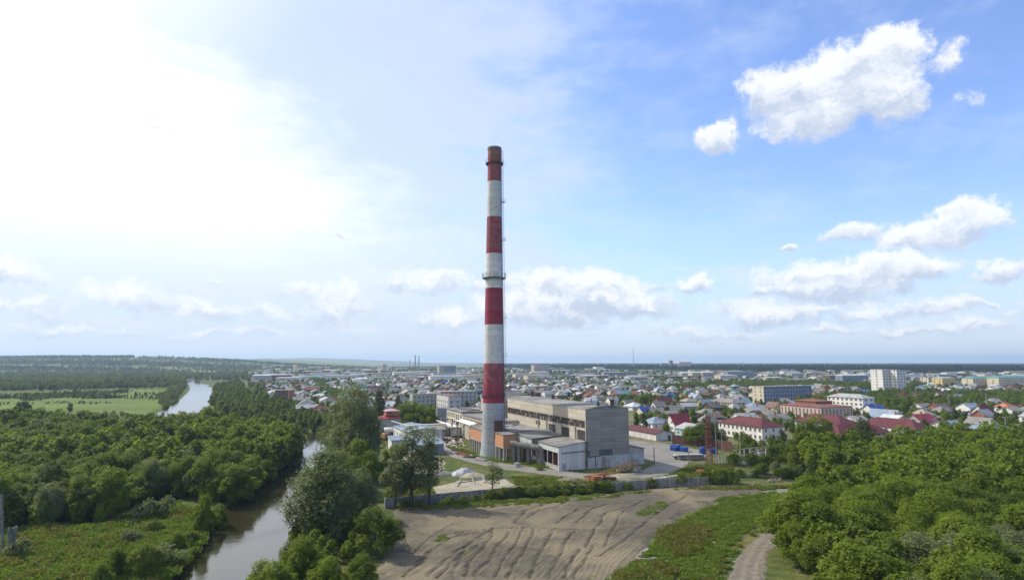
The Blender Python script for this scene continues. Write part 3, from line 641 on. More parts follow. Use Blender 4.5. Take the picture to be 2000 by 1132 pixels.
# ------------------------------------------------------------------ the power hall and the sheds beside it (local frame: x right, y back)
P0 = G(1145, 915)
def L2W(x, y): return Vector((P0.x + x*math.cos(YAW) - y*math.sin(YAW), P0.y + x*math.sin(YAW) + y*math.cos(YAW), 0))
def yat(px, x=0.0):                        # place along the hall's long side that is seen at column px
    lo, hi = -30.0, 120.0
    for _ in range(50):
        m_ = (lo + hi) / 2; p = L2W(x, m_)
        if PX(p.x, p.y, 10)[0] > px: lo = m_
        else: hi = m_
    return lo
HW, HD, HH = 16.9, yat(991), 19.2
def power_hall():
    t = thing('power_hall', 'large beige concrete power plant hall with a band of broken windows', 'factory', P0, YAW)
    mb = MB().box(0, HW, 0, HD, -.5, HH, 0)
    w = part('wall', mb, [M['hall_lit']], t)
    part('end_wall', MB().box(-.02, HW+.02, -.12, -.001, -.5, HH+.25), M['hall_shaded'], t)['label'] = 'windowless end wall in a shaded grey tone'
    # shallow roof with parapet
    mb = MB(); n = 10; vs = []
    for i in range(n+1):
        x = HW*i/n; z = HH + .1 + 1.1*math.sin(math.pi*i/n)
        vs += [(x, 0, z), (x, HD, z)]
    mb.add(vs, [(2*i, 2*i+2, 2*i+3, 2*i+1) for i in range(n)])
    mb.add([(HW*i/n, 0, HH + .1 + 1.1*math.sin(math.pi*i/n)) for i in range(n+1)], [tuple(reversed(range(n+1)))])
    part('roof', mb, M['roofing'], t)
    part('parapet', MB().box(-.12, .18, -.15, HD+.1, HH, HH+.28).box(HW-.1, HW+.15, -.15, HD+.1, HH, HH+.28).box(.18, HW-.1, HD-.2, HD+.1, HH, HH+.28), M['concrete'], t)
    # ribbon window: bays of many small panes, some of them out
    rnd = random.Random(5); y = .5; nb = 14; bw = (HD-1.2)/nb
    for i in range(nb):
        o = part('ribbon_window', MB().box(-.05, .02, 0, bw-.12, 0, 2.3), M['glassdark'], t, (0, .6+i*bw, 13.2))
        mb = MB()
        for k in range(7): yy = (bw-.12)*k/6; mb.box(-.13, -.051, yy-.06 if k else 0, yy+.06, 0, 2.3)
        for z in (0, 1.15, 2.22): mb.box(-.12, -.055, 0, bw-.12, z, z+.1)
        part('frame', mb, M['frame_rust'], o)
        for k in range(6):
            for q in range(2):
                if rnd.random() < .2: part('pane', MB().box(-.08, -.056, (bw-.12)*(k+.12)/6, (bw-.12)*(k+.88)/6, .12+q*1.15, 1.1+q*1.1), M['soot'] if k % 3 else M['concrete'], o)
    for pa, pb, z0, z1 in ((1143, 1128, 9.0, 12.3), (1112, 1098, 8.9, 12.2), (1085, 1072, 9.2, 12.2), (1055, 1047, 11.0, 12.4)):
        ya_, yb = yat(pa), yat(pb); wd = yb - ya_
        put_window(t, 'L', (ya_+yb)/2, z0, wd, z1-z0, fr='frame_rust', gl='glassdark', nx=5, ny=3)
    for px_ in (1124, 1097, 1068, 1052): part('pilaster', MB().box(-.35, -.001, -.35, .35, 0, 13.0), M['concrete'], t, (0, yat(px_), 0))
    # end wall: louvre, doors, pale plinth, pipe
    part('louvre', MB().box(5.0, 10.2, -.2, -.121, 3.95, 5.9), mat('louvre_grey', (.10, .115, .13)), t)
    for k in range(6): pass
    part('plinth', MB().box(.3, HW, -.18, -.122, 0, 3.8), mat('whitewash', (.46, .47, .48), (.33, .34, .35), scale=.8, streak=((.30, .29, .27), 1.3)), t)
    part('door', MB().box(5.8, 7.6, -.25, -.181, 0, 3.5), M['wood'], t)
    part('door', MB().box(8.0, 9.1, -.25, -.181, 0, 3.2), M['concrete'], t)
    part('drain_pipe', MB().beam((-.6, -.35, 5.6), (1.0, -.35, 5.6), .22).beam((1.0, -.35, 5.6), (1.0, -.35, 3.7), .22).beam((1.0, -.35, 3.75), (5.2, -.35, 4.1), .2).beam((3.4, -.35, 4.0), (3.4, -.35, .6), .16), M['darksteel'], t)
    mb = MB()
    for zz in np.arange(.4, 9.4, .45): mb.beam((-.55, -.5, zz), (.25, -.5, zz), .06)
    mb.beam((-.55, -.5, 0), (-.55, -.5, 10), .1).beam((.25, -.5, 0), (.25, -.5, 10), .1)
    for zz in (2.2, 4.4, 6.6, 8.8): mb.box(-.65, .35, -.9, -.3, zz, zz+.06)
    part('ladder', mb, M['rust'], t)
    for px_, s in ((1037, 1.3), (1078, 1.0), (1140, 1.2)):
        p = yat(px_, 8); part('roof_vent', MB().box(-.5, .5, -.5, .5, 0, 1.4*s).box(-.7, .7, -.7, .7, 1.4*s, 1.6*s), M['rust'] if s > 1 else M['darksteel'], t, (8.5 if s != 1.2 else 13, max(3, p) if s != 1.2 else 4, HH+.9))
    part('roof_vent', MB().box(-.4, .4, -.4, .4, 0, 1.8), M['darksteel'], t, (6.0, 1.8, HH+.7))
    for i in range(20): c = L2W(HW*(i % 4)/3, HD*(i//4)/4); FOOT.append((c.x, c.y, 9))
    return t
power_hall()
# single-storey annex to the right of the end wall
def annex():
    c = L2W(HW+.05, .8); t = thing('brick_annex', 'low whitewashed annex built on the right end of the big hall', 'outbuilding', c, YAW)
    mb = MB().add([(0,0,-.3),(6.6,0,-.3),(6.6,10,-.3),(0,10,-.3),(0,0,6.4),(6.6,0,5.2),(6.6,10,5.2),(0,10,6.4)],[(4,5,6,7),(0,1,5,4),(1,2,6,5),(2,3,7,6),(3,0,4,7)])
    part('wall', mb, mat('annex_wall', (.40, .38, .34), (.30, .285, .26), scale=.5, streak=((.26, .24, .22), 1)), t)
    part('plinth', MB().box(0, 6.62, -.07, -.003, 0, 3.7), mat('annex_whitewash', (.43, .45, .48), (.33, .35, .38), scale=.8), t)
    part('roof', MB().add([(-.05,-.3,6.42),(6.9,-.3,5.2),(6.9,10.3,5.2),(-.05,10.3,6.42),(-.05,-.3,6.6),(6.9,-.3,5.4),(6.9,10.3,5.4),(-.05,10.3,6.6)],[(0,3,2,1),(4,5,6,7),(0,1,5,4),(1,2,6,5),(2,3,7,6),(3,0,4,7)]), M['roofing'], t)
    part('door', MB().box(1.2, 2.4, -.14, -.071, .4, 2.6), M['steel'], t)
annex()
def front_shed():
    y1 = yat(1050, -10); t = thing('open_shed', 'lean-to shed with white sheet front and open bays at the foot of the hall', 'shed', L2W(0, 0), YAW)
    x0 = -10.2
    part('gable_wall', MB().add([(x0,0,-.3),(0-.05,0,-.3),(0-.05,0,8.7),(x0,0,7.5),(x0,.25,-.3),(-.05,.25,-.3),(-.05,.25,8.7),(x0,.25,7.5)],[(0,1,2,3),(7,6,5,4),(0,3,7,4),(1,5,6,2),(3,2,6,7)]), M['corrug'], t)
    part('roof', MB().add([(x0-.3,-.2,7.52),(-.06,-.2,8.75),(-.06,y1,8.75),(x0-.3,y1,7.52),(x0-.3,-.2,7.7),(-.06,-.2,8.95),(-.06,y1,8.95),(x0-.3,y1,7.7)],[(0,3,2,1),(4,5,6,7),(0,1,5,4),(1,2,6,5),(2,3,7,6),(3,0,4,7)]), M['roofing'], t)
    part('fascia', MB().box(x0, x0+.15, .26, y1, 5.6, 7.5), mat('pale_blue_panel', (.46, .50, .50), (.38, .41, .41), scale=.6), t)
    part('low_wall', MB().box(x0, x0+.2, .26, y1, -.3, 1.5), M['concrete'], t)
    for k in range(5):
        yy = .26 + (y1-.5)*k/4; part('post', MB().box(x0, x0+.3, 0, .35, 1.5, 5.6), M['wood'] if k % 2 else M['steel'], t, (0, yy, 0))
    part('back_wall', MB().box(x0+4.5, x0+4.7, .3, y1, 0, 7.4), M['brickred'], t)
    part('inner_floor', MB().box(x0+.3, -1, .3, y1, 0, .1), M['concrete_dark'], t)
    part('pipe', MB().beam((x0+1, -.15, 5.5), (-.7, -.15, 5.8), .2), M['rust'], t)
    part('door', MB().box(x0+1.2, x0+2.6, -.06, -.003, 0, 2.3), M['steel'], t)
    for i in range(6): c = L2W(-3-4*(i % 2), 4*i); FOOT.append((c.x, c.y, 7))
front_shed()
def middle_sheds():
    y0, y1 = yat(1050, -10)+.1, yat(1010, -12)
    t = thing('tilted_roof_shed', 'shed with a sloping grey roof and pale fascia in the middle of the hall side', 'shed', L2W(0, y0), YAW); D = y1-y0
    part('roof', MB().add([(-12.5,0,8.2),(-.1,0,8.9),(-.1,D,9.7),(-12.5,D,8.8),(-12.5,0,8.5),(-.1,0,9.2),(-.1,D,10.0),(-12.5,D,9.1)],[(0,3,2,1),(4,5,6,7),(0,1,5,4),(1,2,6,5),(2,3,7,6),(3,0,4,7)]), M['roofing'], t)
    part('fascia', MB().box(-12.3, -12.1, 0, D, 6.4, 8.2), mat('fascia_panel', (.42, .47, .48), (.34, .38, .39), scale=.6), t)
    part('wall', MB().box(-9, -8.8, .3, D, -.3, 8.1).box(-12.2, -.1, .05, .3, 5.0, 8.1), M['concrete_dark'], t)
    for k in range(4): part('post', MB().box(-12.3, -11.9, 0, .4, -.3, 6.4), M['concrete'], t, (0, D*k/3.2, 0))
    y2, y3 = y1+.1, HD-.5
    t = thing('brick_workshop', 'brick workshop with a flat littered roof between chimney and hall', 'workshop', L2W(0, y2), YAW); D = y3-y2
    part('wall', MB().box(-13.5, -.1, 0, D, -.5, 9.2), M['brick'], t)
    part('roof', MB().box(-13.8, -.1, -.3, D+.2, 9.22, 9.6), M['roofing'], t)
    rnd = random.Random(3)
    for k in range(5):
        c = L2W(-2.5-8*rnd.random(), y2+3+(D-6)*rnd.random())
        mb = MB(); 
        for q in range(4): x, y = rnd.uniform(-1.2, 1.2), rnd.uniform(-.8, .8); mb.beam((x-1, y, .15+q*.12), (x+1, y+.4, .2+q*.12), .35, .2)
        single('scrap_heap', mb, M['whitepaint'] if k % 2 else M['concrete'], f'scrap sheets on the flat workshop roof, heap {["nearest the chimney","with white sheets","in the middle","of bright sheets","of concrete colour"][k]}', 'scrap', (c.x, c.y, 9.6), rnd.random()*3, 'scrap on the workshop roof')
    for i in range(8): c = L2W(-4-6*(i % 2), y2+D*(i//2)/3); FOOT.append((c.x, c.y, 8))
middle_sheds()
def flue_ducts():
    # right duct box on columns, then the long one on the left
    c = G(983, 902); t = thing('flue_duct', 'orange brick flue duct box on columns right of the chimney foot', 'duct', c, YAW)
    part('box', MB().box(0, 4.8, 0, 8, 5.0, 9.3), M['brick'], t)
    part('roof', MB().box(-.2, 5.0, -.2, 8.2, 9.302, 9.55), M['roofing'], t)
    part('slab', MB().box(-.1, 4.9, -.1, 8.1, 4.7, 4.998), M['concrete'], t)
    for x, y in ((.1,.1),(4.2,.1),(.1,4),(4.2,4),(.1,7.3),(4.2,7.3)): part('column', MB().box(x, x+.5, y, y+.5, -.3, 4.7), M['concrete'], t)
    c = G(917.5, 878); D = 23.0
    t = thing('flue_duct', 'long orange brick flue duct on columns left of the chimney', 'duct', c, YAW); t.rotation_euler[2] = YAW
    part('box', MB().box(0, 4.6, -D+8, 0, 5.0, 9.0), M['brick'], t)
    part('roof', MB().box(-.2, 4.8, -D+8, .2, 9.002, 9.25), M['roofing'], t)
    part('slab', MB().box(-.1, 4.7, -D+8, .1, 4.6, 4.998), M['concrete'], t)
    for k in range(6):
        for x in (.05, 4.1): part('column', MB().box(x, x+.45, 0, .45, -.3, 4.6), M['concrete'], t, (0, -.5-(D-10)*k/5, 0))
    for k in range(6): p = Vector((c.x, c.y, 0)) + Vector((.389, -.921, 0))*4*k; FOOT.append((p.x, p.y, 6))
flue_ducts()
def insulated_main():
    a, b = G(998, 903), G(1052, 908); t = thing('insulated_pipe', 'thick ragged insulated pipe on stumpy piers in front of the sheds', 'pipe', (a.x, a.y, 0))
    d = b - a; n = 14; rnd = random.Random(4)
    pts = [Vector((0,0,6.6)) + d*i/n + Vector((0,0,-.06*i + .1*rnd.random())) for i in range(n+1)]
    pts += [pts[-1] + Vector((.9,-.2,-.7)), pts[-1] + Vector((1.2,-.3,-2.5)), pts[-1] + Vector((1.3,-.3,-5.6))]
    part('pipe', MB().tube(pts, [.95 + .18*rnd.random() for _ in pts], 12), M['soot'], t, smooth=False)
    for f in (.08, .28, .62, .95): part('pier', MB().box(-.5, .5, -.5, .5, -.3, 5.6), M['soot'], t, tuple(d*f))
insulated_main()
def workshop_behind():
    t = thing('rear_factory_block', 'dark vaulted factory roof behind the far end of the power hall', 'factory', L2W(-1, HD+1), YAW)
    mb = MB(); w, d, h = 24, 30, 17.5; n = 12
    part('wall', MB().box(0, w, 0, d, -.5, h), M['hall_lit'], t)
    vs = []
    for i in range(n+1): x = w*i/n; z = h + .05 + 3.4*math.sin(math.pi*i/n); vs += [(x, 0, z), (x, d, z)]
    mb.add(vs, [(2*i, 2*i+2, 2*i+3, 2*i+1) for i in range(n)]).add([vs[2*i] for i in range(n+1)], [tuple(reversed(range(n+1)))])
    part('roof', mb, mat('dark_roof_felt', (.085, .08, .085), (.05, .05, .055), scale=.3), t)
    t2 = thing('rear_factory_block', 'long low dark grey roofed block behind the power hall', 'factory', L2W(24, HD+8), YAW)
    part('wall', MB().box(0, 16, 0, 24, -.5, 13), M['concrete_dark'], t2); part('roof', MB().box(-.3, 16.3, -.3, 24.3, 13.002, 13.5), M['roofing'], t2)
    for i in range(12): c = L2W(4+16*(i % 3), HD+6+28*(i//3)/4); FOOT.append((c.x, c.y, 12))
workshop_behind()
def left_wing():
    c = G(872, 842); far = Vector((c.x, c.y, 0)); D = 66.0
    front = far - Vector((-.389, .921, 0))*D
    t = thing('factory_wing', 'long two-storey beige factory wing with rows of tall windows left of the chimney', 'factory', front, YAW)
    part('wall', MB().box(0, 15, 0, D-25.02, -.5, 10.4), M['hall_lit'], t)
    b = part('end_block', MB().box(0, 17, D-25, D, -.5, 11.4), M['hall_lit'], t)
    part('roof', MB().box(-.4, 15.4, 0, D-25.1, 10.402, 10.8), M['roofing'], t); part('roof', MB().box(-.4, 17.4, D-25.4, D+.4, 11.402, 11.75), M['roofing'], t)
    for i in range(4): part('skylight', MB().box(4, 10, 0, 2.4, 11.76, 12.3), M['roofing'], t, (0, D-22+i*5.5, 0))
    for i in range(14): put_window(t, 'L', 2+i*2.75, 5.6, 1.35, 3.8, fr='frame', gl='glassdark', nx=1, ny=3)
    for i in range(7):
        for z in (1.6, 5.0, 8.2): put_window(t, 'L', D-23.5+i*3.5, z, 1.5, 1.8, fr='frame', gl='glassdark', nx=1, ny=1)
    part('canopy', MB().box(-4.5, -.05, D-24, D-2, 4.3, 4.7), M['whitepaint'], t)
    for i in range(5): part('canopy_wall' if i % 2 else 'column', MB().box(-4.3, -4.0, 0, .5, 0, 4.3), M['concrete'], t, (0, D-23+i*5, 0))
    part('ground_floor', MB().box(-3.4, -.04, D-23, D-3, -.3, 4.2), WALL['white'], t)
    for i in range(10): p = front + Vector((-.389, .921, 0))*D*i/9 + Vector((.921, .389, 0))*7; FOOT.append((p.x, p.y, 12))
    # pipe bridge with white lagged pipes before the wing
    p = thing('pipe_bridge', 'white lagged pipes on a steel trestle in front of the left factory wing', 'pipe', front, YAW)
    for i, (x, z) in enumerate(((-6.2, 8.8), (-5.2, 8.8), (-4.2, 9.2))): part('pipe', MB().tube([(x, 9, z), (x, D-32, z)], .42, 10), M['whitepaint'], p, smooth=True)
    part('pipe', MB().tube([(-6.8, D-30, 6.2), (-6.8, D-6, 6.2)], .35, 10), M['whitepaint'], p, smooth=True)
    for i in range(7): y = 9 + (D-14)*i/6; part('trestle', MB().beam((-6.9, y, -.2), (-6.9, y, 8.4), .24).beam((-3.7, y, -.2), (-3.7, y, 8.4), .24).beam((-7.1, y, 8.2), (-3.5, y, 8.2), .22).beam((-6.9, y, .5), (-3.7, y, 8), .15), M['concrete'] if i % 2 else M['darksteel'], p)
    mb = MB()
    for k in range(8): mb.beam((-7.0+(k % 2)*.8, D-38+k*.9, 6+k*.4), (-5.5+(k % 3)*.6, D-36.5+k*.9, 9.8-(k % 4)*.3), .22)
    part('bracing', mb, M['rust'], p)
left_wing()
# ------------------------------------------------------------------ landmark buildings of the town: (column, row of the eave) of the near corner at height h
def lm(name, label, cat, px, py, h, w, d, **kw):
    c = G(px, py, h); return building(name, label, cat, c, w, d, h, **kw)
lm('clinic_building', 'long white two-storey building with maroon hip roof and two roof vents', 'building', 1488, 834, 6.2, 13.5, 27.5, roof='hip', rh=3.3, wall='white', rf='maroon', wl=10, wf=3, nst=2, ww=1.1, wh=1.5, chim=2)
lm('sports_hall', 'pinkish public hall with stepped rusty red roof and tall narrow windows', 'hall', 1603, 795, 8.5, 27, 30, roof='hip', rh=1.6, wall='pinkish', rf='rusty red', wl=11, wf=9, nst=1, sill=2, ww=.9, wh=5.2)
c = G(1603, 795, 8.5)
t = thing('roof_lantern', 'raised rusty red centre of the roof on the pinkish hall', 'roof', (c.x - 10*.389 + 8*.921, c.y + 10*.921 + 8*.389, 9.2), YAW)
part('wall', MB().box(0, 14, 0, 16, 0, 2), M['brickred'], t); part('roof', roof_mesh(14, 16, 2.0, 'hip', 1.2, 'y', .5), ROOF['rusty red'], t)
slab = lm('apartment_slab', 'dark grey five-storey apartment slab with beige end wall', 'apartments', 1491, 755, 15, 54, 12, roof='flat', wall='slate blue', rf='grey slate', wf=17, wl=2, nst=5, ww=1.6, wh=1.5)
part('end_wall', MB().box(-.05, -.002, 0, 12, 0, 15), WALL['cream'], slab)['label'] = 'beige end wall'
lm('apartment_tower', 'white nine-storey tower block standing alone above the trees', 'apartments', 1723, 721.5, 27, 17, 14, roof='flat', wall='white', rf='pale grey', wl=1, wf=4, nst=9, ww=1.5, wh=1.4)
lm('apartment_tower', 'pale grey right wing of the white nine-storey tower block', 'apartments', 1751, 722.5, 26.5, 14, 15, roof='flat', wall='white', rf='pale grey', wl=3, wf=3, nst=9, ww=1.5, wh=1.4)
lm('apartment_block', 'white four-storey apartment block with balconies and pale hipped roof', 'apartments', 1685, 777, 11.5, 11, 27, roof='hip', rh=2.2, wall='white', rf='pale grey', wl=8, wf=2, nst=4, fh=2.8, ww=1.4, wh=1.4)
lm('school_building', 'turquoise two-storey building with long maroon hip roof', 'building', 1642, 829, 6.2, 13, 26, roof='hip', rh=3.6, wall='pale green', rf='maroon', wl=7, wf=3, nst=2)
lm('institute_building', 'white building with maroon roof half hidden behind a dark tree', 'building', 1641, 850, 6, 31, 13, roof='hip', rh=3.6, wall='white', rf='maroon', wl=3, wf=9, nst=2, ww=1.2)
lm('office_building', 'white two-storey building with maroon roof at the right above the thicket', 'building', 1789, 838, 6.2, 11, 27, roof='hip', rh=3.4, wall='white', rf='maroon', wl=9, wf=2, nst=2, chim=1)
lm('country_house', 'white gabled house with bright red steep roof beside the garages', 'house', 1317, 826, 4.2, 10.5, 7.5, roof='gable', rh=4.4, ridge='x', wall='white', rf='red', wl=2, wf=0, nst=2, ww=1, wh=1.2)
lm('garage_row', 'white garage row with maroon sheet roof just right of the hall', 'garage', 1281, 846, 3.2, 9.5, 26, roof='gable', rh=1.3, ridge='y', wall='white', rf='maroon', wl=0, wf=0)
gar = [o for o in COL.objects if o.name.startswith('garage_row')][0]
for i in range(4): part('door', MB().box(-.06, -.003, 0, 2.8, 0, 2.5), M['corrug'], gar, (0, 2+i*4.6, 0))
part('door', MB().box(6.6, 8, -.06, -.003, 0, 2.2), M['darksteel'], gar)
lm('apartment_house', 'long pale two-storey house with grey hipped roof and dormers', 'building', 1431, 786, 6, 12, 24, roof='hip', rh=2.6, wall='pinkish', rf='grey slate', wl=8, wf=3, nst=2, chim=2)
lm('panel_block', 'white panel block with red roof edge standing left of the chimney', 'apartments', 876, 774, 11.5, 9, 30, roof='flat', wall='off white', rf='rusty red', wl=6, nst=3, wf=2)
lm('panel_block', 'grey panel block with small windows behind the white one', 'apartments', 860, 765, 12, 30, 11, roof='flat', wall='grey', rf='pale grey', wl=3, nst=4, wf=9)
lm('panel_block', 'low grey block partly hidden behind the dark conifer left of the chimney', 'apartments', 806, 770, 10, 34, 10, roof='flat', wall='grey', rf='grey slate', wl=2, nst=3, wf=10)
lm('apartment_tower', 'grey nine-storey tower block far away left of the chimney', 'apartments', 858, 714, 28, 16, 16, roof='flat', wall='grey', rf='pale grey', wl=3, wf=4, nst=9)
lm('apartment_tower', 'grey and white nine-storey tower block far away, the right one of the pair', 'apartments', 871, 714, 28, 20, 18, roof='flat', wall='slate blue', rf='pale grey', wl=3, wf=5, nst=9)
lm('apartment_slab', 'white five-storey slab with dark vertical stripes below the far pair of towers', 'apartments', 846, 728, 15, 45, 12, roof='flat', wall='white', rf='pale grey', wf=12, nst=5, ww=1.6, wh=2.0)
lm('department_store', 'wide grey flat-roofed block far left of the chimney', 'building', 742, 723, 12, 50, 30, roof='flat', wall='grey', rf='pale grey', wf=12, nst=3)
lm('office_tower', 'pale tower block far away at the left of the town', 'apartments', 747, 711, 28, 14, 14, roof='flat', wall='pinkish', rf='pale grey', wl=3, wf=3, nst=9)
lm('brick_house', 'red brick house with snow white roof left of the chimney', 'house', 917, 748, 6, 14, 12, roof='gable', rh=2.5, ridge='x', wall='brick', rf='white metal', wf=3, nst=2)
lm('brick_building', 'windowless brown brick box standing at the left edge of the town', 'building', 537.5, 762, 9, 14, 11, roof='flat', wall='wooden brown', rf='beige')
lm('brick_building', 'tall narrow brick block right of the brown box at the left town edge', 'building', 564, 762, 9.5, 5, 6, roof='flat', wall='brick', rf='grey slate')
lm('river_house', 'grey roofed barn alone among the bushes by the river', 'barn', 579, 797, 3.6, 14, 9, roof='gable', rh=2.2, ridge='x', wall='dark timber', rf='pale grey')
lm('river_house', 'two-part house with brown and maroon roof beside the barn by the river', 'house', 607, 799, 3.4, 13, 9, roof='hip', rh=2.2, wall='white', rf='maroon', wf=3)
lm('workshop_house', 'tall building with pale pink upper roof and maroon lower roof left of the yard', 'building', 741, 817, 7.5, 11, 9, roof='hip', rh=1.4, wall='grey', rf='red', wf=3, nst=1)
cc = G(741, 817, 7.5)
t = thing('roof_cabin', 'small red cabin with pale pink roof on top of a maroon roof', 'cabin', (cc.x + 2.6, cc.y + 3.2, 8.6), YAW)
part('wall', MB().box(0, 6.5, 0, 5.5, 0, 2.4), WALL['brick'], t); part('roof', roof_mesh(6.5, 5.5, 2.4, 'hip', .9, 'x', .4), mat('pale_pink_roof', (.52, .33, .36)), t); part('window', MB().box(1.5, 2.6, -.05, -.003, .8, 1.9), M['glass'], t)
lm('warehouse', 'long low warehouse with pale blue-grey roof in the left yard', 'warehouse', 795, 843, 4.5, 16, 28, roof='gable', rh=1.5, ridge='y', wall='white', rf='steel blue', wl=5)
lm('warehouse', 'white shed with silvery roof behind the poplars in the left yard', 'warehouse', 812, 868, 4, 11, 14, roof='gable', rh=1.6, ridge='x', wall='slate blue', rf='steel blue')
lm('store_shed', 'small silver roofed shed left of the poplars in the yard', 'shed', 765, 860, 3.6, 9, 7, roof='shed', rh=1, wall='white', rf='steel blue')
lm('store_shed', 'beige roofed shed between the warehouse and the factory wing', 'shed', 838, 838, 3.4, 10, 8, roof='gable', rh=1.4, ridge='x', wall='grey', rf='beige')
# the far blocks: px corner, py eave, h, w, d, wall, roof, label
FAR = [(1900,738,14,70,14,'cream','turquoise','row of cream apartments with turquoise roof at the far right, its left half',1,14,4),
 (1950,737,15,70,14,'cream','turquoise','row of cream apartments with turquoise roof at the far right edge',1,14,4),
 (1840,738,13,30,14,'yellow','pale grey','yellow apartment block with balconies between tower block and turquoise roofs',2,8,4),
 (1813,737,12,18,12,'cream','beige','narrow cream block beside the yellow apartments',2,5,4),
 (1645,733,14,60,13,'slate blue','white metal','long dark apartment slab with white roof left of the nine-storey tower',1,16,5),
 (1422,726,15,75,15,'slate blue','pale grey','blue-grey long slab with cream end wall in the far middle',2,16,5),
 (1372,727,14,34,14,'pinkish','white metal','white and pink block with white roof left of the blue-grey slab',2,10,5),
 (1352,727,14,40,14,'cream','white metal','cream five-storey block with white roof, left in its row',2,10,5),
 (1332,728,12,50,12,'grey','white metal','long grey block with white roof below the grain elevator',0,12,4),
 (1500,730,9,90,14,'cream','beige','long beige low block before the pine forest',1,14,2),
 (1572,732,7,90,14,'cream','beige','low cream sheds before the pine forest',1,10,2),
 (1585,728,6,90,20,'grey','steel blue','far pale blue roofed depot at the edge of the pines',0,8,1),
 (1225,715,14,24,20,'white','pale grey','white cube building far away right of the middle',2,5,4),
 (1165,716,18,34,26,'white','pale grey','white far tower block above the long grey roofs',3,6,5),
 (1180,727,12,90,14,'slate blue','pale grey','long dark blue-grey block with pale edge far behind the hall',0,16,4),
 (1110,726,12,80,14,'slate blue','beige','long dark grey block with beige roof far behind the hall',0,16,4),
 (1012,726,12,80,14,'slate blue','pale grey','dark long block just right of the chimney far away',0,16,4),
 (1043,713,27,26,18,'pinkish','pale grey','pink and grey tower block on the skyline right of the chimney',3,5,8),
 (1058,714,25,26,18,'grey','pale grey','grey tower block on the skyline beside the pink one',3,5,8),
 (1098,716,16,26,18,'white','white metal','bright white block on the skyline right of the grey tower',2,5,4),
 (1385,722,14,46,14,'pinkish','red','pink block with reddish roof behind the white and pink ones',0,8,4),
 (1100,717,8,110,24,'white','white metal','long low white roofed depot on the skyline',0,8,1),
 (1012,717,8,90,24,'cream','white metal','long low white shed right of the chimney on the skyline',0,8,1),
 (515,724,7,70,18,'grey','pale grey','long pale roofed shed at the far left of the town',1,8,2),
 (548,726,7,60,18,'grey','white metal','white roofed hall at the far left of the town',1,8,2),
 (612,722,11,70,16,'slate blue','pale grey','long grey block right of the golden domes',0,14,3),
 (648,724,11,50,16,'white','pale grey','grey block with white end wall right of the golden domes',2,10,3),
 (610,735,8,70,22,'white','turquoise','hall with pale green and white roof right of the domes',0,10,2),
 (705,722,12,34,16,'pinkish','white metal','pinkish block left of the wide grey flat-roofed block',2,8,3),
 (722,720,12,26,16,'slate blue','pale grey','dark glass block left of the wide grey flat-roofed block',2,8,3),
 (690,740,7,30,16,'white','white metal','white roofed building in the left part of the town',2,7,2),
 (905,722,12,26,16,'white','blue','white block with blue roof far left of the chimney',2,7,3),
 (925,720,14,26,16,'white','pale grey','white far block close to the chimney\'s left side',2,6,4),
 (1690,765,4,14,10,'pale blue','blue','house with vivid blue roof and white sign board',0,2,1)]
for px, py, h, w, d, wa, rf, lab, nl, nf, ns in FAR:
    lm('apartment_block' if h > 10 else 'long_building', lab, 'apartments' if h > 10 else 'building', px, py, h, w, d, roof='flat' if rf not in ('turquoise', 'blue', 'white metal') else 'hip', rh=2.2,
       wall=wa, rf=rf, wl=nl or None, wf=nf, nst=ns, fh=2.9, ww=1.6, wh=1.6)
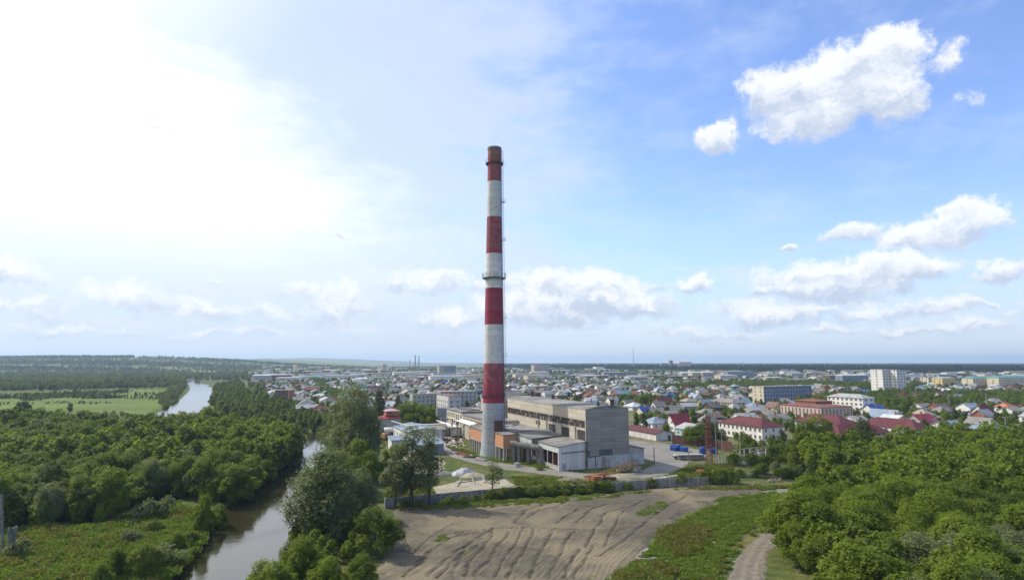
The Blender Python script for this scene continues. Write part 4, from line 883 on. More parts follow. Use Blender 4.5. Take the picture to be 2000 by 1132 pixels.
# single houses one can pick out: px, py(eave), h, w, d, roof, rh, ridge, wall, roof colour, label
HS = [(1706,801,4.6,12,9,'gable',3.6,'x','white','blue','house with vivid blue mansard roof and a small white dormer'),
 (1742,816,3.6,12,16,'gable',4.2,'y','cream','steel blue','large house with steel blue gable roof and cream gable facing left'),
 (1800,823,3.6,13,9,'gable',3.6,'x','grey','red','house with bright pinkish red steep roof above the right thicket'),
 (1850,832,3,13,9,'gable',2.2,'x','white','steel blue','low blue-grey roofed house right of the bright red roof'),
 (1926,806,4.2,10,9,'gable',4.5,'x','white','maroon','white gabled house with dark magenta roof near the right edge'),
 (1903,812,3.2,9,7,'shed',1.0,'x','white','steel blue','light blue lean-to left of the dark magenta roof'),
 (1968,794,3.6,12,9,'hip',2.6,'x','white','orange','white house with orange roof at the right edge'),
 (1945,786,3.6,10,9,'gable',3.2,'x','white','pale grey','white gabled house with pale roof left of the orange one'),
 (1950,840,3.6,16,15,'hip',3.0,'x','grey','steel blue','wide blue-grey hip roof near the right edge'),
 (1928,828,3.2,10,11,'gable',3.0,'y','white','grey slate','white house with grey slate roof left of the wide blue-grey one'),
 (1955,855,3.0,15,12,'hip',2.8,'x','brick','grey slate','grey slate roofed house lowest at the right edge'),
 (1840,775,3.8,11,9,'gable',4.6,'x','cream','rusty red','house with steep rusty brown mansard roof and a round dormer'),
 (1875,777,3.6,10,9,'gable',3.4,'x','cream','steel blue','house with light blue-grey roof right of the mansard house'),
 (1803,795,3.6,12,9,'gable',2.6,'x','white','grey slate','grey roofed old house over the right green belt'),
 (1832,797,3.6,15,9,'gable',2.8,'x','brick','brown','long brown roofed house over the right green belt'),
 (1765,773,3.4,12,9,'hip',2.6,'x','white','maroon','raspberry roofed house near the blue roofs right of the tower'),
 (1793,775,3.6,13,9,'gable',2.8,'x','brick','brown','brown brick house with dark roof right of the raspberry one'),
 (1634,770,3.6,13,9,'hip',2.6,'x','white','red','raspberry hip roof behind the white four-storey block'),
 (1592,772,3.6,13,10,'hip',3.2,'x','cream','brown','dark brown hip roofed cottage left of the four-storey block'),
 (1512,795,4.0,9,9,'gable',3.4,'y','yellow','brown','yellow gabled house with brown roof left of the pinkish hall'),
 (1508,818,3.2,15,10,'gable',2.4,'x','white','grey slate','long grey slate roofed barn left of the turquoise building'),
 (1693,800,3.6,9,9,'gable',3.2,'y','rusty' if False else 'brick','rusty red','small unfinished brick gable house left of the vivid blue roof'),
 (1357,776,4.2,9,10,'gable',4.2,'y','white','steel blue','white gabled cottage with steep blue-grey roof and tiny turret'),
 (1342,783,3.4,11,10,'hip',2.6,'x','dark timber','beige','dark timber house with beige roof below the white gabled cottage'),
 (1333,777,3.4,8,8,'gable',3.0,'y','yellow','rusty red','yellow gabled house left of the white gabled cottage'),
 (1340,769,3.6,10,9,'hip',3.4,'x','grey','green','dark green hip roof behind the yellow gable'),
 (1374,790,3.4,12,9,'gable',3.8,'x','yellow','slate blue' if False else 'steel blue','dark blue steep roof with yellow gable'),
 (1302,772,3.8,12,9,'hip',2.4,'x','pale blue','blue','pale house with bright blue dormers and turquoise porch'),
 (1288,785,3.6,14,9,'gable',3.4,'x','brick','maroon','house with dark maroon steep roof in the green belt'),
 (1268,766,6.0,10,8,'flat',.5,'x','cream','grey slate','unfinished grey block house with a cream end wall'),
 (1250,766,4.2,12,12,'hip',3.0,'x','white','white metal','white house with white octagonal roof turret'),
 (1305,801,3.4,14,9,'gable',3.0,'x','dark timber','grey slate','old grey slate roofed house right of the hall top'),
 (1255,803,3.2,9,8,'gable',3.0,'x','cream','blue','small house with deep blue roof right of the hall top'),
 (1275,804,3.2,11,8,'gable',2.4,'x','dark timber','grey slate','old timber house with grey roof beside the deep blue roof'),
 (1375,806,3.2,14,9,'hip',2.4,'x','dark timber','grey slate','grey hip roofed timber house above the red roofed house'),
 (1400,792,3.2,15,9,'gable',2.6,'x','dark timber','brown','brown roofed house left of the long pale two-storey house'),
 (1235,793,3.0,12,12,'hip',2.6,'x','white','white metal','low house with pale fan-shaped tin roof right of the hall roof'),
 (1275,826,3.2,13,11,'hip',2.8,'x','white','steel blue','house with light blue and white tin roof left of the bright red one'),
 (1443,788,3.4,14,10,'gable',3.4,'x','white','steel blue','white gabled house with silver blue roof left of the dark slab'),
 (1470,794,3.0,14,12,'hip',2.4,'x','white','steel blue','blue-grey hip roof below the dark apartment slab'),
 (1148,783,4.4,9,9,'gable',2.8,'x','white','white metal','white two-storey house with lilac white roof above the hall'),
 (1150,790,3.6,10,8,'gable',3.0,'x','white','steel blue','house with dark blue roof right of the white two-storey one'),
 (1170,791,4.0,9,9,'hip',3.4,'x','white','grey slate','white house with grey pyramid roof just above the hall roof'),
 (1148,797,3.0,10,8,'gable',2.2,'x','white','maroon','maroon roofed house just above the hall roof edge'),
 (1130,800,3.0,9,7,'gable',1.8,'x','white','white metal','low white roofed house just above the hall roof edge'),
 (1158,770,3.6,11,10,'gable',3.6,'x','yellow','brown','house with dark brown roof and yellow gable above the hall'),
 (1022,760,4.8,12,10,'hip',2.4,'x','brick','pale grey','brick house with pale grey dormered roof right of the chimney'),
 (1000,762,4.4,12,11,'hip',2.6,'x','white','pale grey','pale grey hipped house touching the chimney\'s right edge'),
 (1062,737,4.6,13,10,'hip',2.6,'x','white','red','house with red hip roof in the first third right of the chimney'),
 (1096,757,3.6,11,9,'hip',2.4,'x','pale green','turquoise','turquoise walled house with pale roof'),
 (1113,761,3.6,11,9,'gable',3.0,'x','white','pale grey','white house with pale broken gable roofs'),
 (1130,752,3.6,12,10,'gable',3.0,'x','pale green','turquoise','house with mint green roof'),
 (865,747,3.8,11,9,'gable',3.0,'x','white','blue','house with bright blue roof left of the chimney'),
 (930,765,3.0,12,8,'gable',2.0,'x','brick','blue','shed with vivid blue roof touching the chimney\'s left edge'),
 (881,751,3.4,16,9,'gable',2.6,'x','brick','brown','long brown roofed house between the two bright blue roofs'),
 (906,757,3.6,13,10,'hip',2.8,'x','white','white metal','white hipped tin roof left of the chimney'),
 (911,778,3.6,10,9,'hip',3.0,'x','cream','turquoise','mint green pyramid roof behind the factory wing'),
 (735,747,4,16,12,'gable',3.0,'x','brick','green','green roofed house in the left part of the town'),
 (722,760,4,14,11,'gable',4.0,'x','grey','maroon','reddish roofed house with pale front above the willows'),
 (736,754,5,11,10,'gable',3.0,'y','slate blue','pale grey','grey-blue house with pale gable roof above the willows'),
 (786,768,4.2,13,13,'gable',3.4,'y','cream','pale grey','villa with three pale gabled fronts left of the chimney'),
 (803,748,5,18,14,'hip',3.6,'x','white','rusty red','big house with dusty red hip roof left of the chimney'),
 (582,768,4.2,12,11,'gable',3.2,'y','white','pale grey','white gabled house right of the brown brick block'),
 (598,760,4.6,14,11,'gable',3.4,'x','brick','rusty red','reddish brown villa among the white roofs on the left'),
 (625,770,3.8,12,10,'gable',3.2,'y','pale green','turquoise','pale green gabled house before the big willow'),
 (542,744,4.4,14,11,'flat',.5,'x','yellow','beige','small yellow flat-roofed block in the left part of the town')]
for px, py, h, w, d, rk, rh, rg, wa, rf, lab in HS:
    lm('house', lab, 'house', px, py, h, w, d, roof=rk, rh=rh, ridge=rg, wall=wa, rf=rf, wl=2, wf=3, nst=1 if h < 4.4 else 2, fh=2.3, ww=1.0, wh=1.2, sill=1.0, chim=1 if rk != 'flat' else 0)

# ------------------------------------------------------------------ the rest of the town: rows of houses on the street grid
R1 = random.Random(11)
GREENS = [W(p) for p in ([(1560,800),(1560,776),(1700,772),(2010,770),(2010,800),(1850,800),(1760,812),(1700,808)], [(1185,788),(1185,780),(1290,786),(1300,793)],
          [(1290,757),(1500,748),(1790,754),(1790,766),(1700,764),(1600,757),(1500,762),(1400,760),(1290,764)], [(600,742),(618,742),(660,775),(650,790),(625,765)])]
YARD = W([(640,1000),(640,850),(730,830),(760,815),(985,800),(1000,770),(1240,800),(1240,850),(1310,858),(1440,880),(1600,885),(2100,868),(2400,1132),(400,1132)])
FX = np.array([(a, b, r) for a, b, r in FOOT])
def gridspots():
    out = []; u = -900.0
    row = 0
    cu, su = math.cos(YAW), math.sin(YAW)
    for j in range(0, 150):
        v = j * 24.0
        if j % 2: v -= 4.5
        for i in range(-140, 170):
            x0, y0 = i * 19.5 + R1.uniform(-3.5, 3.5), v + R1.uniform(-3, 3)
            x, y = x0*cu - y0*su, 230 + x0*su + y0*cu
            if y < 250 or y > 2700: continue
            out.append((x, y))
    return out
spots = gridspots(); sx = np.array([s[0] for s in spots]); sy = np.array([s[1] for s in spots])
ok = (sdpoly(sx, sy, TOWNP) > 4) & (sdpoly(sx, sy, YARD) < -6) & (dpath(sx, sy, RIVER)[0] > 40)
for g in GREENS: ok &= sdpoly(sx, sy, g) < -2
for k in np.nonzero(ok)[0]:
    if (np.hypot(FX[:, 0] - sx[k], FX[:, 1] - sy[k]) < FX[:, 2] + 8).any(): ok[k] = False
cand = sorted([spots[k] for k in np.nonzero(ok)[0]], key=lambda p: p[1])
cand = [c for c in cand if R1.random() < (.86 if c[1] < 1000 else .66)]
ROOFP = ['grey slate']*10 + ['pale grey']*7 + ['white metal']*3 + ['dark grey']*2 + ['brown']*4 + ['maroon']*2 + ['rusty red']*2 + ['grey slate']*3 + ['green']*1 + ['turquoise']*1 + ['steel blue']*4 + ['pale grey']*2 + ['beige']*3 + ['dark grey']*2
WALLP = ['white']*9 + ['cream']*4 + ['grey']*3 + ['wooden brown']*3 + ['brick']*4 + ['yellow']*1 + ['pale blue'] + ['dark timber']*4
NEAR, STF = [], MB(); PAL = list(ROOF) + list(WALL) + ['win']
NIND = 300 - len(HS) - 8
for i, (x, y) in enumerate(cand):
    rf, wa = R1.choice(ROOFP), R1.choice(WALLP); w, d = R1.choice([9, 10, 11, 12.5]), R1.choice([8, 9, 10])
    h = R1.choice([2.8, 3.2, 3.6, 4.6]); kind = R1.choice(['gable', 'gable', 'hip']); rh = R1.choice([2.2, 2.8, 3.6]); rg = R1.choice('xxy')
    yw = YAW + R1.choice([0, 0, 0, .12, -.12]) + R1.uniform(-.05, .05)
    if i < NIND:
        near = y < 620
        t = building('house', None, 'house', (x, y), w, d, h, roof=kind, rh=rh, ridge=rg, wall=wa, rf=rf, yaw=yw, wl=2 if near else None, wf=3 if near else None,
                     nst=1, ww=1.0, wh=1.2, chim=1 if near and R1.random() < .5 else 0, foot=False)
        NEAR.append((t, rf, wa, kind, h, x, y))
        if y < 520 and R1.random() < .7:   # outbuildings and plank fences in the plots
            q = (x + R1.uniform(9, 12)*math.cos(yw), y + R1.uniform(2, 6))
            rs = R1.choice(['grey slate', 'beige', 'rusty red', 'pale grey'])
            s = building('garden_shed', None, 'shed', q, 5, 4, 2.3, roof='shed', rh=.8, wall=R1.choice(['dark timber', 'wooden brown', 'white']), rf=rs, yaw=yw, foot=False)
            s['_near'] = (q[0], q[1]); s['_rf'] = rs
    else:
        gz = ground_z(x, y); c, s = math.cos(yw), math.sin(yw)
        if y > 1000 and R1.random() < .10: w, d, h, rh, kind = R1.uniform(30, 60), 14, R1.choice([6, 9, 12]), .8, 'hip'; rf = R1.choice(['pale grey', 'white metal', 'beige'])
        for part_, src, m_ in ((0, wall_mesh, wa), (1, roof_mesh, rf)):
            b = src(w, d, h, kind, rh, rg); STF.add([(x + a*c - b_*s, y + a*s + b_*c, z + gz) for a, b_, z in b.v], b.f, PAL.index(m_))
HOUSES_XY = cand
ob = part('distant_houses', STF, [ROOF[k] for k in ROOF] + [WALL[k] for k in WALL] + [M['glass']]); tag(ob, 'mass of small houses with mixed roofs filling the far part of the town', 'houses', kind='stuff')

# labels of the rows of houses: look first, then where, then order
ORD = ['leftmost', 'second from left', 'third from left', 'fourth from left', 'fifth from left', 'sixth from left', 'seventh from left', 'eighth from left', 'ninth from left', 'tenth from left', 'eleventh from left', 'twelfth from left']
def zone(x, y):
    px, py = PX(x, y)
    a = ('at the left edge' if px < 620 else 'above the willows' if px < 760 else 'left of the chimney' if px < 945 else 'right of the chimney' if px < 1060 else
         'behind the hall' if px < 1235 else 'above the garages' if px < 1400 else 'round the dark slab' if px < 1600 else 'round the white tower' if px < 1780 else 'towards the right edge')
    b = 'near row' if y < 330 else 'second row' if y < 390 else 'middle rows' if y < 520 else 'back rows' if y < 700 else 'far rows'
    return a, b
groups = {}
for t, rf, wa, kind, h, x, y in NEAR:
    a, b = zone(x, y)
    shape = 'gable' if kind == 'gable' else 'hip'
    groups.setdefault((rf, wa, shape, a, b), []).append((PX(x, y)[0], t))
for (rf, wa, shape, a, b), L in groups.items():
    L.sort(key=lambda q: q[0])
    for i, (_, t) in enumerate(L):
        t['label'] = f'{wa} house, {rf} {shape} roof, {b} {a}' + ('' if len(L) == 1 else ', ' + ORD[min(i, 11)])
        t['group'] = 'houses of the town'
L = sorted([o for o in COL.objects if o.get('_near')], key=lambda o: PX(*o['_near'])[0]); sg = {}
for o in L: sg.setdefault((o['_rf'],) + zone(*o['_near']), []).append(o)
for (rf, a, b), q in sg.items():
    for i, o in enumerate(q): o['label'] = f'garden shed with {rf} roof, {b} {a}' + ('' if len(q) == 1 else ', ' + ORD[min(i, 11)]); o['group'] = 'garden sheds'
for o in L: del o['_near']; del o['_rf']

# ------------------------------------------------------------------ skyline features
def slim_chimney(px, ybase, ytop, dist, r, mt, label):
    p = G(px, ybase); s = dist / p.y; x = ray(px, 706).x / ray(px, 706).y * dist; z0 = ground_z(x, dist); top = CAMZ + dist * math.tan(math.atan(-(ytop-566)/FPX) + PITCH)
    t = thing('smokestack', label, 'chimney', (x, dist, z0))
    part('shaft', MB().tube([(0,0,-1), (0,0,(top-z0)*.5), (0,0,top-z0)], [r*1.3, r*1.1, r], 12), mt, t); part('rim', MB().tube([(0,0,top-z0), (0,0,top-z0+1)], [r*1.2, r*1.2], 12), M['darksteel'], t)
slim_chimney(800.5, 714, 702, 3600, 2.6, M['concrete_dark'], 'short dark smokestack on the left skyline, leftmost of three')
slim_chimney(811, 713, 693.5, 3600, 3.0, M['rust'], 'tall slim smokestack on the left skyline, middle of three')
slim_chimney(1250.5, 722, 711, 2600, 1.2, M['rust'], 'short thin mast-like stack right of the high radio mast')
def mast(px, dist, ytop, w0, label, stays=True, mt=None, name='radio_mast'):
    x = ray(px, 706).x / ray(px, 706).y * dist; z0 = ground_z(x, dist); top = CAMZ + dist * math.tan(math.atan(-(ytop-566)/FPX) + PITCH) - z0
    t = thing(name, label, 'mast', (x, dist, z0)); mb = MB(); n = max(6, int(top/8)); k = w0*.16
    for i in range(n):
        z, z2 = top*i/n, top*(i+1)/n; a, b = w0*(1-.75*i/n), w0*(1-.75*(i+1)/n)
        for sx, sy in ((-1,-1),(1,-1),(1,1),(-1,1)):
            mb.beam((sx*a/2, sy*a/2, z), (sx*b/2, sy*b/2, z2), k)
        for (sx, sy), (tx, ty) in zip(((-1,-1),(1,-1),(1,1),(-1,1)), ((1,-1),(1,1),(-1,1),(-1,-1))):
            mb.beam((sx*a/2, sy*a/2, z), (tx*b/2, ty*b/2, z2), k*.7); mb.beam((sx*b/2, sy*b/2, z2), (tx*b/2, ty*b/2, z2), k*.7)
    part('lattice', mb, mt or M['steel'], t); return t, top
mast(1237, 2400, 679, 2.6, 'very high thin radio mast on the skyline right of the chimney')
t, h = mast(818, 1150, 694, 3.0, 'lattice mast in the left part of the town, right of the smokestacks')
mast(1375.5, 1900, 735, 3, 'small grey mast among the far blocks'); mast(1451.5, 2400, 706.5, 5, 'lattice tower before the pine forest')
def elevator():
    d = 2300; P = lambda px: ray(px, 706).x / ray(px, 706).y * d
    t = thing('grain_elevator', 'beige grain elevator with taller dark tower on the skyline', 'factory', (P(1292), d, ground_z(P(1292), d)))
    k = d/FPX; X = lambda px: (px-1292)*k
    part('silo_block', MB().box(X(1326), X(1350.5), 0, 40, -2, 36), M['hall_lit'], t); part('tower', MB().box(X(1309), X(1314.5), 5, 25, -2, 42), M['concrete_dark'], t)
    part('middle_block', MB().box(X(1314.6), X(1325.9), 5, 35, -2, 30), M['concrete'], t); part('low_block', MB().box(X(1292), X(1304), 5, 30, -2, 31), M['concrete_dark'], t)
    part('link', MB().box(X(1304.1), X(1308.9), 8, 26, -2, 24), M['brickred'], t)
elevator()
def church():
    d = 1700; x = ray(577, 706).x / ray(577, 706).y * d; t = thing('church', 'white church with golden onion domes on the left skyline', 'church', (x, d, ground_z(x, d)))
    part('nave', MB().box(-9, 9, 0, 26, -2, 10), WALL['white'], t); part('drum', MB().box(-5, 5, 3, 13, 10.01, 16), WALL['white'], t)
    def dome(x, y, z, r): 
        pr = [(.7,0),(1.05,.35),(1.1,.8),(.8,1.4),(.35,1.9),(.08,2.4),(.05,3.4)]
        o = part('dome', MB().tube([(x, y, z + b*r) for a, b in pr], [a*r for a, b in pr], 12), M['gold'], t, smooth=True)
    part('bell_tower', MB().box(-3, 3, -8, -2, -2, 22), WALL['white'], t); dome(0, -5, 22, 3.2); dome(0, 8, 16, 4.2)
    for sx in (-6, 6): dome(sx, 4, 10, 1.8)
church()

# ------------------------------------------------------------------ things in and round the yard
def poly_fence(name, label, cat, pts, h, mt, seg=3.0, post=None, th=.16, gap=.04):
    P = [G(*p) for p in pts]; t = thing(name, label, cat, P[0]); n = 0; rnd = random.Random(len(pts))
    for a, b in zip(P[:-1], P[1:]):
        L_ = (b-a).length; k = max(1, round(L_/seg)); d = (b-a)/k; an = math.atan2(d.y, d.x)
        for i in range(k):
            p = a + d*i - P[0]; n += 1
            hh = h + rnd.uniform(-.06, .06)
            part('panel', MB().box(gap, d.length-gap, -th/2, th/2, -.3, hh), mt, t, (p.x, p.y, 0), an + rnd.uniform(-.015, .015))
            if post: part('post', MB().box(-.14, .14, -.16, .16, -.3, h+.12), post, t, (p.x, p.y, 0), an)
    return t
M['panel'] = mat('fence_concrete', (.23, .225, .21), (.145, .142, .135), scale=.7, streak=((.15, .15, .14), 1.8), bump=.3)
poly_fence('concrete_fence', 'low grey concrete panel fence between the bare field and the plant', 'fence', [(752,992),(880,979),(1000,969),(1160,962),(1225,956),(1290,951),(1418,946)], 2.3, M['panel'], 3.0, M['concrete'])
poly_fence('concrete_fence', 'concrete panel fence running along the left side of the yard', 'fence', [(709,930),(716,905),(722,880),(728,860)], 2.3, M['panel'], 3.0)
poly_fence('sheet_fence', 'high rusty sheet metal fence right of the garages', 'fence', [(1314,866),(1350,870),(1385,874),(1430,882)], 3.8, M['rust'], 3.0, M['darksteel'])
poly_fence('sheet_fence', 'white board fence along the houses above the right shrubs', 'fence', [(1466,868),(1510,871),(1545,874)], 1.6, M['whitepaint'], 4.0)
def pole(px, py, h, label, mt='concrete', r=.17, arms=(1,), lean=0.0, name='power_pole', wide=1.2):
    t = thing(name, label, 'pole', G(px, py)); part('shaft', MB().tube([(0,0,-.3), (lean*h, 0, h)], [r, r*.75], 8), M[mt], t)
    for i, a in enumerate(arms):
        z = h - .4 - .9*i; part('crossarm', MB().beam((-wide+lean*h, 0, z), (wide+lean*h, 0, z), .12), M['wood'], t)
        for x in (-wide+.1, -wide*.35, wide*.35, wide-.1): part('insulator', MB().tube([(x+lean*h, 0, z+.05), (x+lean*h, 0, z+.3)], [.06, .07], 6), M['whitepaint'], t)
    return t
pole(738, 925, 10.5, 'concrete power pole in the bushes left of the poplars')
pole(1400, 907, 18, 'tall grey pole right of the rusty lattice tower', r=.2)
pole(1411.5, 908, 11.5, 'shorter grey pole, second right of the rusty lattice tower')
pole(1447, 902, 9.0, 'grey pole at the left side of the transformers', arms=())
pole(1345, 908, 5.0, 'wooden post at the end of the yard road', 'wood', arms=())
pole(1278, 908, 6.0, 'leaning-braced dark pole at the corner of the annex', 'darksteel', arms=())
for px, py, h, l in ((1485,860,7,'pole before the white building with maroon roof, right of it'), (1485,818,9,'pale pole above the slate roofed barn'), (1763,832,8,'white-topped pole behind the office with maroon roof'),
    (1785,786,9,'pole in the right green belt, left one'), (1855,800,12,'pole in the right green belt, right one'), (1928,800,12,'pole with long crossarm near the dark magenta roof'), (1968,870,12,'pole at the lower right above the thicket'), (1993,875,10,'rightmost pole above the thicket'),
    (1480,800,9,'pole beside the dark apartment slab'), (1522,783,9,'white pole before the dark apartment slab'), (1829,862,10,'pole in front of the bright red roof'), (824,815,10,'pole behind the left yard trees')):
    pole(px, py, h, l)
def lattice(px, py, h, w0):
    t, _ = None, None
    t = thing('lattice_tower', 'rusty red lattice tower with flood light platforms in the right yard', 'tower', G(px, py)); mb = MB(); n = 12
    for i in range(n):
        z, z2 = h*i/n, h*(i+1)/n; a, b = w0*(1-.35*i/n), w0*(1-.35*(i+1)/n)
        for sx, sy in ((-1,-1),(1,-1),(1,1),(-1,1)): mb.beam((sx*a/2, sy*a/2, z), (sx*b/2, sy*b/2, z2), .16)
        for (sx, sy), (tx, ty) in zip(((-1,-1),(1,-1),(1,1),(-1,1)), ((1,-1),(1,1),(-1,1),(-1,-1))):
            mb.beam((sx*a/2, sy*a/2, z), (tx*b/2, ty*b/2, z2), .1); mb.beam((sx*b/2, sy*b/2, z2), (tx*b/2, ty*b/2, z2), .07)
    part('lattice', mb, mat('rusty_red_steel', (.24, .075, .045), (.15, .06, .04), scale=1), t)
    for z in (6, 9, 12.5, h-.5):
        p = part('platform', MB().box(-1.2, 1.2, -1.1, 1.1, z, z+.1), M['rust'], t); mb = MB()
        for sx, sy in ((-1.2,-1.1),(1.2,-1.1),(1.2,1.1),(-1.2,1.1)): mb.beam((sx, sy, z), (sx, sy, z+1), .08)
        mb.beam((-1.2,-1.1,z+1), (1.2,-1.1,z+1), .08).beam((-1.2,1.1,z+1), (1.2,1.1,z+1), .08)
        part('railing', mb, M['rust'], p)
    for x in (-1.1, 0, 1.1): part('flood_light', MB().box(x-.25, x+.25, -1.4, -1.1, h+.2, h+.7), M['steel'], t)
lattice(1386, 906, 16.5, 1.8)
def substation():
    for i, (px, py, s) in enumerate(((1460,905,1.0),(1472,902,1.2),(1487,900,1.3))):
        t = thing('transformer', ['small grey transformer, leftmost of three among the right shrubs', 'middle grey transformer with three insulators among the right shrubs', 'largest grey transformer, rightmost of three among the right shrubs'][i], 'transformer', G(px, py), YAW, 'transformers')
        part('tank', MB().box(-1.2*s, 1.2*s, -.8, .8, .4, 2.4*s), M['steel'], t); mb = MB()
        for k in range(9): mb.box(-1.1*s+k*.27*s, -1.02*s+k*.27*s, -1.15, -.802, .6, 2.2*s)
        part('cooling_fins', mb, M['steel'], t); part('conservator', MB().tube([(-1, .3, 2.9*s), (1, .3, 2.9*s)], .3, 10), M['steel'], t)
        for k in (-.7, 0, .7): part('bushing', MB().tube([(k, 0, 2.4*s), (k, 0, 3.0*s), (k, 0, 3.4*s)], [.16, .1, .12], 8), M['brickred'], t)
        part('plinth', MB().box(-1.5*s, 1.5*s, -1, 1, -.2, .398), M['concrete'], t)
    for i, px in enumerate((1447, 1455, 1466, 1478, 1497)):
        t = thing('portal_frame', f'concrete portal post by the transformers, {ORD[i]}', 'post', G(px, 908-i*1.3), YAW, 'portal posts'); part('post', MB().box(-.18, .18, -.18, .18, -.3, 5.2), M['concrete'], t); part('crossarm', MB().box(-1.3, 1.3, -.12, .12, 5.201, 5.45), M['concrete'], t)
    t = thing('control_cabin', 'grey control cabin on the slope behind the transformers', 'cabin', G(1498, 890), YAW); part('wall', MB().box(-2, 2, -1.2, 1.2, -.2, 2.6), M['steel'], t); part('roof', MB().box(-2.2, 2.2, -1.4, 1.4, 2.602, 2.8), M['concrete_dark'], t); part('door', MB().box(-.5, .4, -1.26, -1.203, 0, 2), M['darksteel'], t)
    for i, px in enumerate(range(1405, 1442, 6)):
        single('stub_post', MB().box(-.2, .2, -.2, .2, -.3, 2.6).box(-.3, .3, -.1, .1, 2.2, 2.4), M['concrete'], f'short concrete stub post left of the transformers, {ORD[i]}', 'post', G(px, 904), YAW, 'stub posts')
substation()
def tanks():
    for i, (px, py, r, h) in enumerate(((1315,879,1.3,2.2),(1319.5,880,1.2,1.8),(1326,879,1.3,2.4),(1334,881,1.2,2.0),(1339,882,1.1,2.0),(1372.5,886,1.35,2.7),(1391,885,1.1,2.0),(1396,885,1.1,2.0))):
        t = thing('blue_tank', f'blue plastic tank standing in the right yard, {ORD[i]}', 'tank', G(px, py), i*.7, 'blue tanks')
        part('body', MB().tube([(0,0,0),(0,0,h*.85),(0,0,h)], [r, r, r*.6], 16), M['blue'], t); part('lid', MB().tube([(0,0,h),(0,0,h+.15)], .4, 10), M['darksteel'], t)
        mb = MB()
        for k in range(3): z = h*.25*(k+.7); mb.tube([(0,0,z),(0,0,z+.1)], r+.06, 16)
        part('hoop', mb, M['blue'], t)
    t = thing('oil_tank', 'large grey cylindrical storage tank left of the factory wing', 'tank', G(863, 829), 0)
    part('shell', MB().tube([(0,0,-.3),(0,0,9.4)], [3.5, 3.5], 32), mat('tank_grey', (.27, .28, .30), (.20, .21, .23), scale=.8, streak=((.15,.14,.13), 1.2)), t, smooth=False); part('roof', MB().tube([(0,0,9.4),(0,0,10.0)], [3.65, .5], 32), M['concrete_dark'], t)
    t = thing('fuel_tank', 'white horizontal tank car body by the left yard shed', 'tank', G(766, 848), .5); part('shell', MB().tube([(-4,0,2.2),(-3.8,0,2.2),(3.8,0,2.2),(4,0,2.2)], [.5,1.3,1.3,.5], 16), M['whitepaint'], t, smooth=True)
    for x in (-2.4, 2.4): part('saddle', MB().box(x-.3, x+.3, -1, 1, -.2, 1.2), M['concrete'], t)
tanks()
def overhead_pipe():
    a, b, c = G(764, 847), G(795, 858), G(886, 852); t = thing('overhead_pipe', 'long pale pipe carried on posts across the left yard', 'pipe', a)
    P = [Vector((0,0,6.2)), b-a+Vector((0,0,6.2)), c-a+Vector((0,0,6.2))]
    part('pipe', MB().tube(P, .32, 10), M['whitepaint'], t, smooth=True)
    for f in (0, .5, 1.0): p = (b-a)*f; part('post', MB().beam((p.x, p.y, -.2), (p.x, p.y, 6), .22), M['steel'], t)
    for f in (.3, .6, .95): p = (b-a) + (c-b)*f; part('post', MB().beam((p.x, p.y, -.2), (p.x, p.y, 6), .22), M['steel'], t)
overhead_pipe()
def loader():
    t = thing('truck_crane', 'old yellow truck with dark cab parked under the trees left of the yard', 'truck', G(750, 858), -.9)
    part('body', MB().box(-3, 1.4, -1.2, 1.2, 1.0, 2.6), M['yellow'], t); c = part('cab', MB().box(1.5, 3.2, -1.15, 1.15, .8, 2.9), M['orange'], t); part('window', MB().box(3.201, 3.23, -.95, .95, 1.9, 2.7), M['glass'], c)
    part('chassis', MB().box(-3, 3.1, -.5, .5, .6, .79), M['darksteel'], t)
    for x in (-2, -.6, 2.3):
        for y in (-1.1, 1.1): part('wheel', MB().tube([(x, y-.15, .5), (x, y+.15, .5)], .5, 14), M['darksteel'], t)
loader()
